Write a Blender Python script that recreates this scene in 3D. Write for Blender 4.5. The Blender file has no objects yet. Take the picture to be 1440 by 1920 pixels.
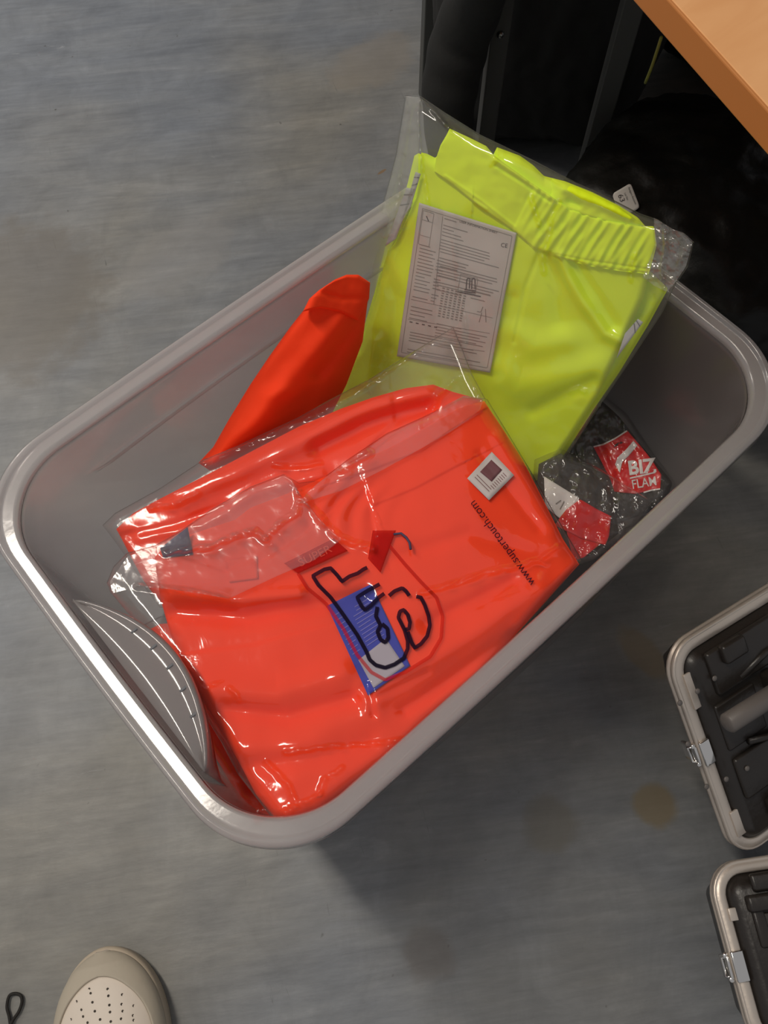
import bpy, bmesh, math, random
import numpy as np
from mathutils import Vector, Matrix, noise
random.seed(4)
S = bpy.context.scene
COL = S.collection

# ------------------------------------------------------------------ camera
RCV = np.array([[0.74729241, -0.66447239, -0.00552327],
                [-0.60648021, -0.6786283, -0.41430108],
                [0.27154338, 0.3129538, -0.91012313]])      # rows: right, down, forward
EYE = np.array([-0.23092597, -0.24943294, 0.95518276])
FPX = 1530.0
cam = bpy.data.objects.new('camera', bpy.data.cameras.new('camera'))
COL.objects.link(cam)
cam.data.sensor_fit = 'VERTICAL'; cam.data.sensor_height = 36.0; cam.data.sensor_width = 27.0
cam.data.lens = 36.0 * FPX / 1920.0
cam.data.clip_start = 0.02
cam.matrix_world = Matrix([[RCV[0][i], -RCV[1][i], -RCV[2][i], EYE[i]] for i in range(3)] + [[0, 0, 0, 1]])
S.camera = cam

# ------------------------------------------------------------------ world, light, exposure
w = bpy.data.worlds.new('room_light'); S.world = w; w.use_nodes = True
w.node_tree.nodes['Background'].inputs[0].default_value = (0.92, 0.92, 0.95, 1)
w.node_tree.nodes['Background'].inputs[1].default_value = 0.27
def area(name, loc, target, sx, sy, power, col):
    l = bpy.data.lights.new(name, 'AREA'); l.shape = 'RECTANGLE'; l.size = sx; l.size_y = sy
    l.energy = power; l.color = col
    o = bpy.data.objects.new(name, l); COL.objects.link(o); o.location = loc
    d = Vector(target) - Vector(loc)
    o.rotation_euler = d.to_track_quat('-Z', 'Y').to_euler()
    return o
area('ceiling_lamp', (-0.50, 0.92, 2.5), (-0.50, 0.921, 0), 0.16, 1.2, 25.5, (1.0, 0.91, 0.79))
area('ceiling_lamp', (-0.50, 3.1, 2.5), (-0.50, 3.101, 0), 0.16, 1.2, 22, (1.0, 0.92, 0.82))
S.view_settings.view_transform = 'Standard'; S.view_settings.look = 'None'
S.view_settings.gamma = 1.0; S.view_settings.use_curve_mapping = False
S.view_settings.exposure = 0.35
S.cycles.transparent_max_bounces = 32
S.cycles.max_bounces = 14

# ------------------------------------------------------------------ materials
def mat(name):
    m = bpy.data.materials.new(name); m.use_nodes = True
    nt = m.node_tree; nt.nodes.clear()
    out = nt.nodes.new('ShaderNodeOutputMaterial')
    return m, nt, out
def N(nt, typ, **kw):
    n = nt.nodes.new(typ)
    for k, v in kw.items():
        if k.startswith('i_'):
            key = k[2:]
            key = int(key) if key.isdigit() else key.replace('_', ' ')
            n.inputs[key].default_value = v
        else: setattr(n, k, v)
    return n
def L(nt, a, b): nt.links.new(a, b)
def rgba(c): return (c[0], c[1], c[2], 1)
def principled(name, col, rough=0.5, metal=0.0, bump=None, var=0.0, spec=0.5, coat=0.0, sheen=0.0, vscale=8, sss=0.0):
    """bump = (scale, strength, distance)"""
    m, nt, out = mat(name)
    b = N(nt, 'ShaderNodeBsdfPrincipled'); L(nt, b.outputs[0], out.inputs[0])
    b.inputs['Base Color'].default_value = rgba(col); b.inputs['Roughness'].default_value = rough
    b.inputs['Metallic'].default_value = metal; b.inputs['Specular IOR Level'].default_value = spec
    b.inputs['Coat Weight'].default_value = coat; b.inputs['Coat Roughness'].default_value = 0.15
    b.inputs['Sheen Weight'].default_value = sheen
    tc = N(nt, 'ShaderNodeTexCoord')
    if var > 0:
        n = N(nt, 'ShaderNodeTexNoise'); n.inputs['Scale'].default_value = vscale; n.inputs['Detail'].default_value = 5
        L(nt, tc.outputs['Object'], n.inputs['Vector'])
        mx = N(nt, 'ShaderNodeMix', data_type='RGBA')
        mx.inputs[6].default_value = rgba([max(0, c * (1 - var)) for c in col])
        mx.inputs[7].default_value = rgba([min(1, c * (1 + var)) for c in col])
        L(nt, n.outputs[0], mx.inputs[0]); L(nt, mx.outputs[2], b.inputs['Base Color'])
    if bump:
        n = N(nt, 'ShaderNodeTexNoise'); n.inputs['Scale'].default_value = bump[0]; n.inputs['Detail'].default_value = 6
        L(nt, tc.outputs['Object'], n.inputs['Vector'])
        bp = N(nt, 'ShaderNodeBump'); bp.inputs['Strength'].default_value = bump[1]; bp.inputs['Distance'].default_value = bump[2]
        L(nt, n.outputs[0], bp.inputs['Height']); L(nt, bp.outputs[0], b.inputs['Normal'])
    return m
def fabric(name, col, rough=0.75):
    """woven cloth: fine weave relief and soft large variation"""
    m, nt, out = mat(name)
    b = N(nt, 'ShaderNodeBsdfPrincipled'); L(nt, b.outputs[0], out.inputs[0])
    b.inputs['Roughness'].default_value = rough; b.inputs['Specular IOR Level'].default_value = 0.22
    tc = N(nt, 'ShaderNodeTexCoord')
    n = N(nt, 'ShaderNodeTexNoise'); n.inputs['Scale'].default_value = 30; n.inputs['Detail'].default_value = 4
    L(nt, tc.outputs['Object'], n.inputs['Vector'])
    mx = N(nt, 'ShaderNodeMix', data_type='RGBA')
    mx.inputs[6].default_value = rgba([c * 0.90 for c in col]); mx.inputs[7].default_value = rgba(col)
    L(nt, n.outputs[0], mx.inputs[0]); L(nt, mx.outputs[2], b.inputs['Base Color'])
    wv = N(nt, 'ShaderNodeTexNoise'); wv.inputs['Scale'].default_value = 900; wv.inputs['Detail'].default_value = 2
    L(nt, tc.outputs['Object'], wv.inputs['Vector'])
    bp = N(nt, 'ShaderNodeBump'); bp.inputs['Strength'].default_value = 0.12; bp.inputs['Distance'].default_value = 0.0006
    L(nt, wv.outputs[0], bp.inputs['Height']); L(nt, bp.outputs[0], b.inputs['Normal'])
    return m
def schlick(nt, normal, gain, f0=0.04):
    lw = N(nt, 'ShaderNodeLayerWeight'); lw.inputs[0].default_value = .5
    if normal is not None: L(nt, normal, lw.inputs['Normal'])
    pw = N(nt, 'ShaderNodeMath', operation='POWER'); pw.inputs[1].default_value = 5.0; L(nt, lw.outputs['Facing'], pw.inputs[0])
    ma = N(nt, 'ShaderNodeMath', operation='MULTIPLY_ADD'); ma.inputs[1].default_value = (1 - f0) * gain; ma.inputs[2].default_value = f0 * gain
    ma.use_clamp = True; L(nt, pw.outputs[0], ma.inputs[0]); return ma
def film(name, milk=0.10, rough=0.13, tint=(0.99, 0.99, 0.985), milkcol=(0.8, 0.78, 0.74), bumpd=0.0007, scale=34):
    """thin clear polythene: lets light through, mirrors lamps off its creases, slightly milky"""
    m, nt, out = mat(name)
    tc = N(nt, 'ShaderNodeTexCoord')
    n = N(nt, 'ShaderNodeTexNoise'); n.inputs['Scale'].default_value = scale; n.inputs['Detail'].default_value = 3
    n.inputs['Distortion'].default_value = 1.2
    L(nt, tc.outputs['Object'], n.inputs['Vector'])
    sub = N(nt, 'ShaderNodeMath', operation='SUBTRACT'); sub.inputs[1].default_value = 0.5
    L(nt, n.outputs[0], sub.inputs[0])
    ab = N(nt, 'ShaderNodeMath', operation='ABSOLUTE'); L(nt, sub.outputs[0], ab.inputs[0])
    bp = N(nt, 'ShaderNodeBump'); bp.inputs['Strength'].default_value = 0.7; bp.inputs['Distance'].default_value = bumpd
    L(nt, ab.outputs[0], bp.inputs['Height'])
    tr = N(nt, 'ShaderNodeBsdfTransparent'); tr.inputs[0].default_value = rgba(tint)
    df = N(nt, 'ShaderNodeBsdfDiffuse'); df.inputs[0].default_value = rgba(milkcol)
    tl = N(nt, 'ShaderNodeBsdfTranslucent'); tl.inputs[0].default_value = rgba(milkcol)
    a1 = N(nt, 'ShaderNodeMixShader'); a1.inputs[0].default_value = 0.45
    L(nt, df.outputs[0], a1.inputs[1]); L(nt, tl.outputs[0], a1.inputs[2])
    m1 = N(nt, 'ShaderNodeMixShader'); m1.inputs[0].default_value = milk
    L(nt, tr.outputs[0], m1.inputs[1]); L(nt, a1.outputs[0], m1.inputs[2])
    gl = N(nt, 'ShaderNodeBsdfGlossy'); gl.inputs['Roughness'].default_value = rough
    L(nt, bp.outputs[0], gl.inputs['Normal'])
    fm = schlick(nt, None, 1.15, 0.055)
    m2 = N(nt, 'ShaderNodeMixShader'); L(nt, fm.outputs[0], m2.inputs[0])
    L(nt, m1.outputs[0], m2.inputs[1]); L(nt, gl.outputs[0], m2.inputs[2])
    L(nt, m2.outputs[0], out.inputs[0])
    return m
def print_ink(name, col, opacity):
    """ink printed on clear film"""
    m, nt, out = mat(name)
    tr = N(nt, 'ShaderNodeBsdfTransparent')
    df = N(nt, 'ShaderNodeBsdfDiffuse'); df.inputs[0].default_value = rgba(col)
    mx = N(nt, 'ShaderNodeMixShader'); mx.inputs[0].default_value = opacity
    L(nt, tr.outputs[0], mx.inputs[1]); L(nt, df.outputs[0], mx.inputs[2]); L(nt, mx.outputs[0], out.inputs[0])
    return m
def frosted(name, clear=0.57, soft=0.25, glossy=1.0, col=(0.62, 0.54, 0.51), rough=0.14):
    """translucent polypropylene of the crate, one skin"""
    m, nt, out = mat(name)
    tc = N(nt, 'ShaderNodeTexCoord')
    n = N(nt, 'ShaderNodeTexNoise'); n.inputs['Scale'].default_value = 60; n.inputs['Detail'].default_value = 4
    L(nt, tc.outputs['Object'], n.inputs['Vector'])
    bp = N(nt, 'ShaderNodeBump'); bp.inputs['Strength'].default_value = 0.15; bp.inputs['Distance'].default_value = 0.0008
    L(nt, n.outputs[0], bp.inputs['Height'])
    tr = N(nt, 'ShaderNodeBsdfTransparent'); tr.inputs[0].default_value = (0.96, 0.95, 0.95, 1)
    rf = N(nt, 'ShaderNodeBsdfRefraction'); rf.inputs['IOR'].default_value = 1.12; rf.inputs['Roughness'].default_value = 0.5
    rf.inputs[0].default_value = (0.97, 0.96, 0.96, 1)
    df = N(nt, 'ShaderNodeBsdfDiffuse'); df.inputs[0].default_value = rgba(col)
    tl = N(nt, 'ShaderNodeBsdfTranslucent'); tl.inputs[0].default_value = rgba(col)
    a = N(nt, 'ShaderNodeMixShader'); a.inputs[0].default_value = soft / (soft + clear)
    L(nt, tr.outputs[0], a.inputs[1]); L(nt, rf.outputs[0], a.inputs[2])
    d = N(nt, 'ShaderNodeMixShader'); d.inputs[0].default_value = 0.55
    L(nt, df.outputs[0], d.inputs[1]); L(nt, tl.outputs[0], d.inputs[2])
    b = N(nt, 'ShaderNodeMixShader'); b.inputs[0].default_value = 1 - soft - clear
    L(nt, a.outputs[0], b.inputs[1]); L(nt, d.outputs[0], b.inputs[2])
    gl = N(nt, 'ShaderNodeBsdfGlossy'); gl.inputs['Roughness'].default_value = rough; L(nt, bp.outputs[0], gl.inputs['Normal'])
    fm = schlick(nt, None, glossy)
    c = N(nt, 'ShaderNodeMixShader'); L(nt, fm.outputs[0], c.inputs[0]); L(nt, b.outputs[0], c.inputs[1]); L(nt, gl.outputs[0], c.inputs[2])
    L(nt, c.outputs[0], out.inputs[0])
    return m

M = dict(
    orange=fabric('orange_cloth', (1.0, 0.052, 0.008)),
    yellow=fabric('yellow_cloth', (0.78, 1.0, 0.012)),
    tape=principled('reflective_tape', (0.50, 0.50, 0.50), 0.4),
    seam=principled('tape_seam', (0.12, 0.12, 0.13), 0.6),
    paper=principled('leaflet_paper', (0.50, 0.46, 0.42), 0.6),
    ink=principled('grey_print', (0.20, 0.18, 0.16), 0.7),
    inkdark=principled('dark_print', (0.07, 0.06, 0.06), 0.7),
    film=film('clear_polybag', 0.022, 0.10),
    filmy=film('clear_polybag_thick', 0.10, 0.12, milkcol=(0.78, 0.76, 0.70)),
    film2=film('clear_polybag_soft', 0.055, 0.16, milkcol=(0.75, 0.66, 0.62)),
    crate=frosted('frosted_plastic'),
    rim=frosted('frosted_rim', 0.46, 0.16, 1.25, (0.80, 0.77, 0.76), 0.12),
    navy=principled('navy_cloth', (0.05, 0.035, 0.085), 0.7),
    blue=print_ink('blue_print', (0.05, 0.06, 0.40), 0.93),
    bluew=print_ink('pale_print', (0.45, 0.40, 0.46), 0.9),
    bluetext=print_ink('pale_blue_text', (0.22, 0.20, 0.55), 0.8),
    black=print_ink('black_ink', (0.012, 0.008, 0.02), 0.92),
    red=print_ink('red_ink', (0.55, 0.012, 0.012), 0.55),
    redtext=print_ink('pink_ink', (0.85, 0.12, 0.08), 0.6),
    sticker=print_ink('white_sticker', (0.58, 0.52, 0.50), 0.93),
    mauve=print_ink('mauve_print', (0.20, 0.09, 0.10), 0.85),
    redcard=principled('red_card', (0.62, 0.010, 0.012), 0.35, coat=0.4),
    white=principled('white_print', (0.72, 0.68, 0.66), 0.5),
    darkcloth=principled('charcoal_cloth', (0.045, 0.042, 0.040), 0.7, bump=(60, .5, .003), var=.3),
    blackbag=principled('black_polythene', (0.006, 0.006, 0.005), 0.42, bump=(16, .6, .008), spec=.22),
    blackcloth=principled('black_cloth', (0.008, 0.008, 0.007), 0.8, bump=(30, .5, .004)),
    steel=principled('grey_painted_steel', (0.060, 0.062, 0.058), 0.5, var=.15),
    bolt=principled('bolt_head', (0.25, 0.25, 0.24), 0.3, 1.0),
    wood=None,
    edge=principled('table_edge_band', (0.47, 0.17, 0.035), 0.42, var=.06),
    alu=principled('brushed_aluminium', (0.60, 0.53, 0.46), 0.38, 0.55, bump=(300, .25, .0006), var=.12),
    chrome=principled('chrome', (0.75, 0.73, 0.70), 0.12, 1.0),
    abs=principled('black_moulded_plastic', (0.020, 0.016, 0.013), 0.36, bump=(140, .35, .0012), var=.25),
    grip=principled('grey_rubber_grip', (0.13, 0.115, 0.105), 0.45, var=.1),
    sole=principled('sneaker_sole', (0.44, 0.37, 0.28), 0.6, bump=(90, .3, .001), var=.12),
    suede=principled('beige_overlay', (0.42, 0.37, 0.29), 0.7, bump=(200, .3, .0008), var=.08),
    leather=principled('cream_leather', (0.66, 0.58, 0.49), 0.55, bump=(110, .25, .0008), var=.05),
    hole=principled('punched_hole', (0.05, 0.04, 0.03), 0.9),
    lace=principled('black_lace', (0.012, 0.010, 0.008), 0.8, bump=(500, .6, .001)),
    cord=principled('olive_cord', (0.16, 0.17, 0.02), 0.6),
    lotsticker=principled('lot_sticker', (0.60, 0.57, 0.52), 0.5),
)

# wood veneer of the table top
m, nt, out = mat('orange_wood_veneer')
b = N(nt, 'ShaderNodeBsdfPrincipled'); L(nt, b.outputs[0], out.inputs[0])
b.inputs['Roughness'].default_value = 0.30
tc = N(nt, 'ShaderNodeTexCoord'); mp = N(nt, 'ShaderNodeMapping'); mp.inputs['Scale'].default_value = (3, 14, 10)
L(nt, tc.outputs['Object'], mp.inputs[0])
n1 = N(nt, 'ShaderNodeTexNoise'); n1.inputs['Scale'].default_value = 3; n1.inputs['Detail'].default_value = 8; n1.inputs['Distortion'].default_value = .6
L(nt, mp.outputs[0], n1.inputs['Vector'])
cr = N(nt, 'ShaderNodeValToRGB'); cr.color_ramp.elements[0].color = (0.66, 0.31, 0.11, 1); cr.color_ramp.elements[1].color = (0.74, 0.38, 0.155, 1)
cr.color_ramp.elements[0].position = .3; cr.color_ramp.elements[1].position = .7
L(nt, n1.outputs[0], cr.inputs[0]); L(nt, cr.outputs[0], b.inputs['Base Color'])
n2 = N(nt, 'ShaderNodeTexNoise'); n2.inputs['Scale'].default_value = 25; n2.inputs['Detail'].default_value = 8
L(nt, tc.outputs['Object'], n2.inputs['Vector'])
mr = N(nt, 'ShaderNodeMapRange'); mr.inputs[3].default_value = .18; mr.inputs[4].default_value = .5
L(nt, n2.outputs[0], mr.inputs[0]); L(nt, mr.outputs[0], b.inputs['Roughness'])
M['wood'] = m

# ------------------------------------------------------------------ helpers
def tag(o, label=None, cat=None, group=None, kind=None):
    if label: o['label'] = label
    if cat: o['category'] = cat
    if group: o['group'] = group
    if kind: o['kind'] = kind
    return o
def thing(name, label, cat, loc=(0, 0, 0), group=None):
    o = bpy.data.objects.new(name, None); COL.objects.link(o); o.location = loc
    o.empty_display_size = .05
    return tag(o, label, cat, group)
def link(name, me, m, parent=None, smooth=True):
    if smooth:
        me.polygons.foreach_set('use_smooth', [True] * len(me.polygons))
    o = bpy.data.objects.new(name, me); COL.objects.link(o)
    if m is not None: me.materials.append(m)
    if parent is not None:
        o.parent = parent
        o.matrix_parent_inverse = Matrix.Translation(-Vector(parent.location)) if parent.type == 'EMPTY' and parent.rotation_euler.z == 0 else parent.matrix_world.inverted()
    return o
def from_bm(name, bm, m, parent=None, smooth=True):
    me = bpy.data.meshes.new(name); bmesh.ops.recalc_face_normals(bm, faces=bm.faces); bm.to_mesh(me); bm.free()
    return link(name, me, m, parent, smooth)
def from_py(name, v, f, m, parent=None, smooth=True):
    me = bpy.data.meshes.new(name); me.from_pydata([tuple(map(float, p)) for p in v], [], f); me.update()
    return link(name, me, m, parent, smooth)
def box_bm(bm, c, s, rz=0, bevel=0.0, segs=2):
    r = bmesh.ops.create_cube(bm, size=1.0)
    vs = r['verts']
    bmesh.ops.scale(bm, vec=s, verts=vs)
    if bevel > 0:
        es = list({e for v in vs for e in v.link_edges})
        q = bmesh.ops.bevel(bm, geom=es, offset=bevel, segments=segs, affect='EDGES', profile=.5)
        vs = list({v for v in q['verts']} | {v for v in vs if v.is_valid})
    bmesh.ops.rotate(bm, cent=(0, 0, 0), matrix=Matrix.Rotation(rz, 3, 'Z'), verts=vs)
    bmesh.ops.translate(bm, vec=c, verts=vs)
    return vs
def tube(name, pts, r, m, parent=None, cyclic=False, ns=10):
    pts = [Vector(p) for p in pts]; n = len(pts); v = []; f = []
    prev = None
    for i, p in enumerate(pts):
        a = pts[(i + 1) % n] if (cyclic or i < n - 1) else p
        b_ = pts[i - 1] if (cyclic or i > 0) else p
        t = (a - b_).normalized()
        if prev is None: u = t.orthogonal().normalized()
        else: u = (prev - t * prev.dot(t)).normalized()
        prev = u; w_ = t.cross(u)
        rr = r[i] if isinstance(r, (list, tuple)) else r
        for k in range(ns):
            an = 2 * math.pi * k / ns; v.append(p + u * math.cos(an) * rr + w_ * math.sin(an) * rr)
    rings = n if cyclic else n - 1
    for i in range(rings):
        j = (i + 1) % n
        for k in range(ns): f.append((i * ns + k, i * ns + (k + 1) % ns, j * ns + (k + 1) % ns, j * ns + k))
    if not cyclic: f.append(tuple(range(ns - 1, -1, -1))); f.append(tuple((n - 1) * ns + k for k in range(ns)))
    return from_py(name, v, f, m, parent)
def smooth_poly(pts, n=40):
    """Catmull-Rom through the points"""
    P = [np.array(p, float) for p in pts]; P = [2 * P[0] - P[1]] + P + [2 * P[-1] - P[-2]]
    out_ = []; seg = len(P) - 3
    for i in range(seg):
        for t in np.linspace(0, 1, max(2, n // seg), endpoint=(i == seg - 1)):
            a, b_, c, d = P[i:i + 4]
            out_.append(.5 * ((2 * b_) + (c - a) * t + (2 * a - 5 * b_ + 4 * c - d) * t * t + (3 * b_ - a - 3 * c + d) * t ** 3))
    return out_

# ------------------------------------------------------------------ sight lines: turn picture positions into points of the room
def ray(px, py):
    px = np.asarray(px, float); py = np.asarray(py, float)
    d = np.stack([(px - 720) / FPX, (py - 960) / FPX, np.ones_like(px)], -1)
    return d @ RCV
def at(px, py, z):
    d = ray(px, py); return EYE + d * ((z - EYE[2]) / d[2])
class Surf:
    """a tilted plane (three sighted points with their heights) with a relief h along its normal"""
    def __init__(self, a, b_, c):
        A, B, C = [at(*p) for p in (a, b_, c)]
        n = np.cross(B - A, C - A); n /= np.linalg.norm(n)
        if n @ (EYE - A) < 0: n = -n
        self.o, self.n = A, n
    def pos(self, px, py, h=0.0):
        d = ray(px, py)
        k = ((self.o - EYE) @ self.n + np.asarray(h)) / (d @ self.n)
        return EYE + d * k[..., None]
def resample(pts, n, sm=False):
    P = np.array(smooth_poly(pts, 12 * len(pts)) if sm else pts, float)
    s = np.r_[0, np.cumsum(np.linalg.norm(np.diff(P, axis=0), axis=1))]
    q = np.linspace(0, s[-1], n)
    return np.stack([np.interp(q, s, P[:, 0]), np.interp(q, s, P[:, 1])], -1)
def coons(top, right, bottom, left, nu, nv, sm=False):
    T, B = resample(top, nu, sm), resample(bottom, nu, sm); Lf, Rt = resample(left, nv, sm), resample(right, nv, sm)
    u = np.linspace(0, 1, nu)[None, :, None]; v = np.linspace(0, 1, nv)[:, None, None]
    g = (1 - v) * T[None] + v * B[None] + (1 - u) * Lf[:, None] + u * Rt[:, None] \
        - ((1 - u) * (1 - v) * T[0] + u * (1 - v) * T[-1] + (1 - u) * v * B[0] + u * v * B[-1])
    return g[..., 0], g[..., 1]
def dist_poly(px, py, pts):
    """unsigned and signed distance to a polyline"""
    best = np.full(px.shape, 1e9); sg = np.zeros(px.shape)
    for (x0, y0), (x1, y1) in zip(pts[:-1], pts[1:]):
        dx, dy = x1 - x0, y1 - y0; l2 = dx * dx + dy * dy + 1e-9
        t = np.clip(((px - x0) * dx + (py - y0) * dy) / l2, 0, 1)
        d = np.hypot(px - x0 - t * dx, py - y0 - t * dy)
        s = np.sign((px - x0) * dy - (py - y0) * dx)
        k = d < best; best = np.where(k, d, best); sg = np.where(k, s, sg)
    return best, best * sg
def ridge(px, py, pts, wd, ht):
    d, _ = dist_poly(px, py, pts); return ht * np.exp(-(d / wd) ** 2)
def sharp(px, py, pts, wd, ht):
    d, _ = dist_poly(px, py, pts); j = .75 + .5 * np.sin(px * .19 + 2 * np.sin(py * .11)) * np.sin(py * .23 + px * .05)
    return 1.35 * ht * j * np.clip(1 - d / wd, 0, 1)
def step(px, py, pts, wd, ht, reach=60):
    """cloth edge: drop on the right-hand side of the line, fading away from it"""
    d, s = dist_poly(px, py, pts)
    return ht * (0.5 + 0.5 * np.tanh(s / wd)) * np.exp(-np.maximum(d - 2, 0) / reach)
def fbm(px, py, sc, seed=0.0, octaves=4, ridged=False, stretch=(1, 1)):
    out_ = np.zeros(px.shape); it = np.nditer([px, py], flags=['multi_index'])
    for x, y in it:
        v = Vector((float(x) / sc * stretch[0], float(y) / sc * stretch[1], seed))
        if ridged:
            a, tot = 1.0, 0.0
            for _ in range(octaves):
                tot += a * (1 - 2 * abs(noise.noise(v))); v = v * 2.03 + Vector((3.1, 1.7, .9)); a *= .5
            out_[it.multi_index] = tot / 2
        else: out_[it.multi_index] = noise.fractal(v, 1.0, 2.0, octaves)
    return out_
def lift(r, k): return np.maximum(r * k, r)
def profile(nu, nv, ru, rv):
    u = np.linspace(0, 1, nu); v = np.linspace(0, 1, nv)
    e = lambda t, r: np.sqrt(np.clip(1 - (1 - np.clip(np.minimum(t, 1 - t) / r, 0, 1)) ** 2, 0, 1))
    return e(v, rv)[:, None] * e(u, ru)[None, :]
def pad(name, surf, edges, relief, thick, nu, nv, m, parent, ru=.06, rv=.06, sm=False, base=0.0, tie=True, back=None):
    """closed soft slab of cloth or a closed bag of film over the outline 'edges'"""
    px, py = coons(*edges, nu, nv, sm)
    p = profile(nu, nv, ru, rv)
    h = relief(px, py) if relief else 0 * px
    top = surf.pos(px, py, base + thick * .5 * p + (h * np.clip(p * 1.6, 0, 1) if tie else h))
    bk = -thick * .5 if back is None else back
    bot = surf.pos(px, py, base + bk * p + (0 if tie else (h * (1 - np.clip(p * 3, 0, 1)))))
    v = np.concatenate([top.reshape(-1, 3), bot.reshape(-1, 3)]); f = []; off = nu * nv
    idx = np.arange(off).reshape(nv, nu)
    a, b_, c, d = idx[:-1, :-1].ravel(), idx[:-1, 1:].ravel(), idx[1:, 1:].ravel(), idx[1:, :-1].ravel()
    f = np.concatenate([np.stack([a, d, c, b_], -1), np.stack([a, b_, c, d], -1) + off])
    f = f.tolist()
    ring = list(idx[0, :]) + list(idx[1:, -1]) + list(idx[-1, -2::-1]) + list(idx[-2:0, 0])
    ring = [int(x) for x in ring]
    for i in range(len(ring)):
        j = (i + 1) % len(ring); f.append((ring[i], ring[j], ring[j] + off, ring[i] + off))
    o = from_py(name, v, f, m, parent)
    return o
def sheet(name, surf, edges, hf, nu, nv, m, parent, sm=False, smooth=True, thick=.0005):
    """thin sheet lying on the relief hf, with its own real thickness"""
    px, py = coons(*edges, nu, nv, sm)
    h = hf(px, py) if callable(hf) else hf + 0 * px
    top = surf.pos(px, py, h); bot = surf.pos(px, py, h - thick)
    v = np.concatenate([top.reshape(-1, 3), bot.reshape(-1, 3)]); off = nu * nv
    idx = np.arange(off).reshape(nv, nu)
    a, b_, c, d = idx[:-1, :-1].ravel(), idx[:-1, 1:].ravel(), idx[1:, 1:].ravel(), idx[1:, :-1].ravel()
    f = np.concatenate([np.stack([a, d, c, b_], -1), np.stack([a, b_, c, d], -1) + off]).tolist()
    ring = [int(x) for x in list(idx[0, :]) + list(idx[1:, -1]) + list(idx[-1, -2::-1]) + list(idx[-2:0, 0])]
    for i in range(len(ring)):
        j = (i + 1) % len(ring); f.append((ring[i], ring[j], ring[j] + off, ring[i] + off))
    return from_py(name, v, f, m, parent, smooth)
def quad(p):  # four corners clockwise from top-left -> coons edges
    a, b_, c, d = p; return ([a, b_], [b_, c], [d, c], [a, d])
def ribbon(name, surf, hf, lines, wd, m, parent):
    """printed strokes following the relief"""
    v = []; f = []
    for ln in lines:
        P = resample(ln, max(2, int(sum(math.dist(a, b_) for a, b_ in zip(ln[:-1], ln[1:])) / 3) + 1))
        T = np.gradient(P, axis=0); T /= np.linalg.norm(T, axis=1)[:, None] + 1e-9
        Nn = np.stack([-T[:, 1], T[:, 0]], -1); o = len(v)
        for sgn in (-1, 1):
            Q = P + Nn * sgn * wd / 2; pos = surf.pos(Q[:, 0], Q[:, 1], hf(Q[:, 0], Q[:, 1])); v += list(pos)
        n = len(P)
        for i in range(n - 1): f.append((o + i, o + i + 1, o + n + i + 1, o + n + i))
    return from_py(name, v, f, m, parent, False)
def text(name, surf, hf, s, org, direc, size, m, parent, squash=1.0, bold=0.0):
    """lettering: glyph outlines laid on the relief. org = start of baseline, direc = its direction, size = letter height in picture units"""
    cu = bpy.data.curves.new('glyphs', 'FONT'); cu.body = s; cu.size = 1.0; cu.resolution_u = 3; cu.offset = bold
    o = bpy.data.objects.new('glyphs', cu); COL.objects.link(o)
    bpy.context.view_layer.update()
    me = bpy.data.meshes.new_from_object(o.evaluated_get(bpy.context.evaluated_depsgraph_get()))
    bpy.data.objects.remove(o)
    d = np.array(direc, float); d /= np.linalg.norm(d); up = np.array([d[1], -d[0]])
    V = np.array([v.co[:2] for v in me.vertices])
    Q = np.array(org) + V[:, :1] * d * size * squash + V[:, 1:2] * up * size
    pos = surf.pos(Q[:, 0], Q[:, 1], hf(Q[:, 0], Q[:, 1]))
    F = [tuple(p.vertices) for p in me.polygons]
    bpy.data.meshes.remove(me)
    return from_py(name, pos, F, m, parent, False)

# ================================================================== THE FLOOR
bm = bmesh.new(); bmesh.ops.create_grid(bm, x_segments=2, y_segments=2, size=3.5)
bmesh.ops.translate(bm, vec=(0.3, 0.3, 0), verts=bm.verts)
ret = bmesh.ops.extrude_face_region(bm, geom=bm.faces[:])
bmesh.ops.translate(bm, vec=(0, 0, -0.02), verts=[g for g in ret['geom'] if isinstance(g, bmesh.types.BMVert)])
m, nt, out = mat('marbled_linoleum')
b = N(nt, 'ShaderNodeBsdfPrincipled'); L(nt, b.outputs[0], out.inputs[0])
tc = N(nt, 'ShaderNodeTexCoord')
sd = at(700, 268, 0) - at(0, 345, 0); ang = math.atan2(sd[1], sd[0])
def noise_n(scale, rot, sc, detail=6, dist=0.0, rough=.55):
    mp = N(nt, 'ShaderNodeMapping'); mp.vector_type = 'POINT'
    r0 = N(nt, 'ShaderNodeVectorRotate', rotation_type='Z_AXIS'); r0.inputs['Angle'].default_value = -rot
    L(nt, tc.outputs['Object'], r0.inputs['Vector']); L(nt, r0.outputs[0], mp.inputs[0])
    mp.inputs['Scale'].default_value = sc
    n = N(nt, 'ShaderNodeTexNoise'); n.inputs['Scale'].default_value = scale; n.inputs['Detail'].default_value = detail
    n.inputs['Distortion'].default_value = dist; n.inputs['Roughness'].default_value = rough
    L(nt, mp.outputs[0], n.inputs['Vector']); return n
def ramp(src, stops):
    c = N(nt, 'ShaderNodeValToRGB'); e = c.color_ramp.elements
    while len(e) < len(stops): e.new(.5)
    for el, (p, col) in zip(e, stops): el.position = p; el.color = rgba(col) if len(col) == 3 else col
    L(nt, src, c.inputs[0]); return c
def mix(fac, a, b_, mode='MIX'):
    x = N(nt, 'ShaderNodeMix', data_type='RGBA', blend_type=mode)
    for s_, i in ((fac, 0), (a, 6), (b_, 7)):
        if isinstance(s_, (int, float)): x.inputs[i].default_value = s_
        elif isinstance(s_, tuple): x.inputs[i].default_value = rgba(s_)
        else: L(nt, s_, x.inputs[i])
    return x.outputs[2]
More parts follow.
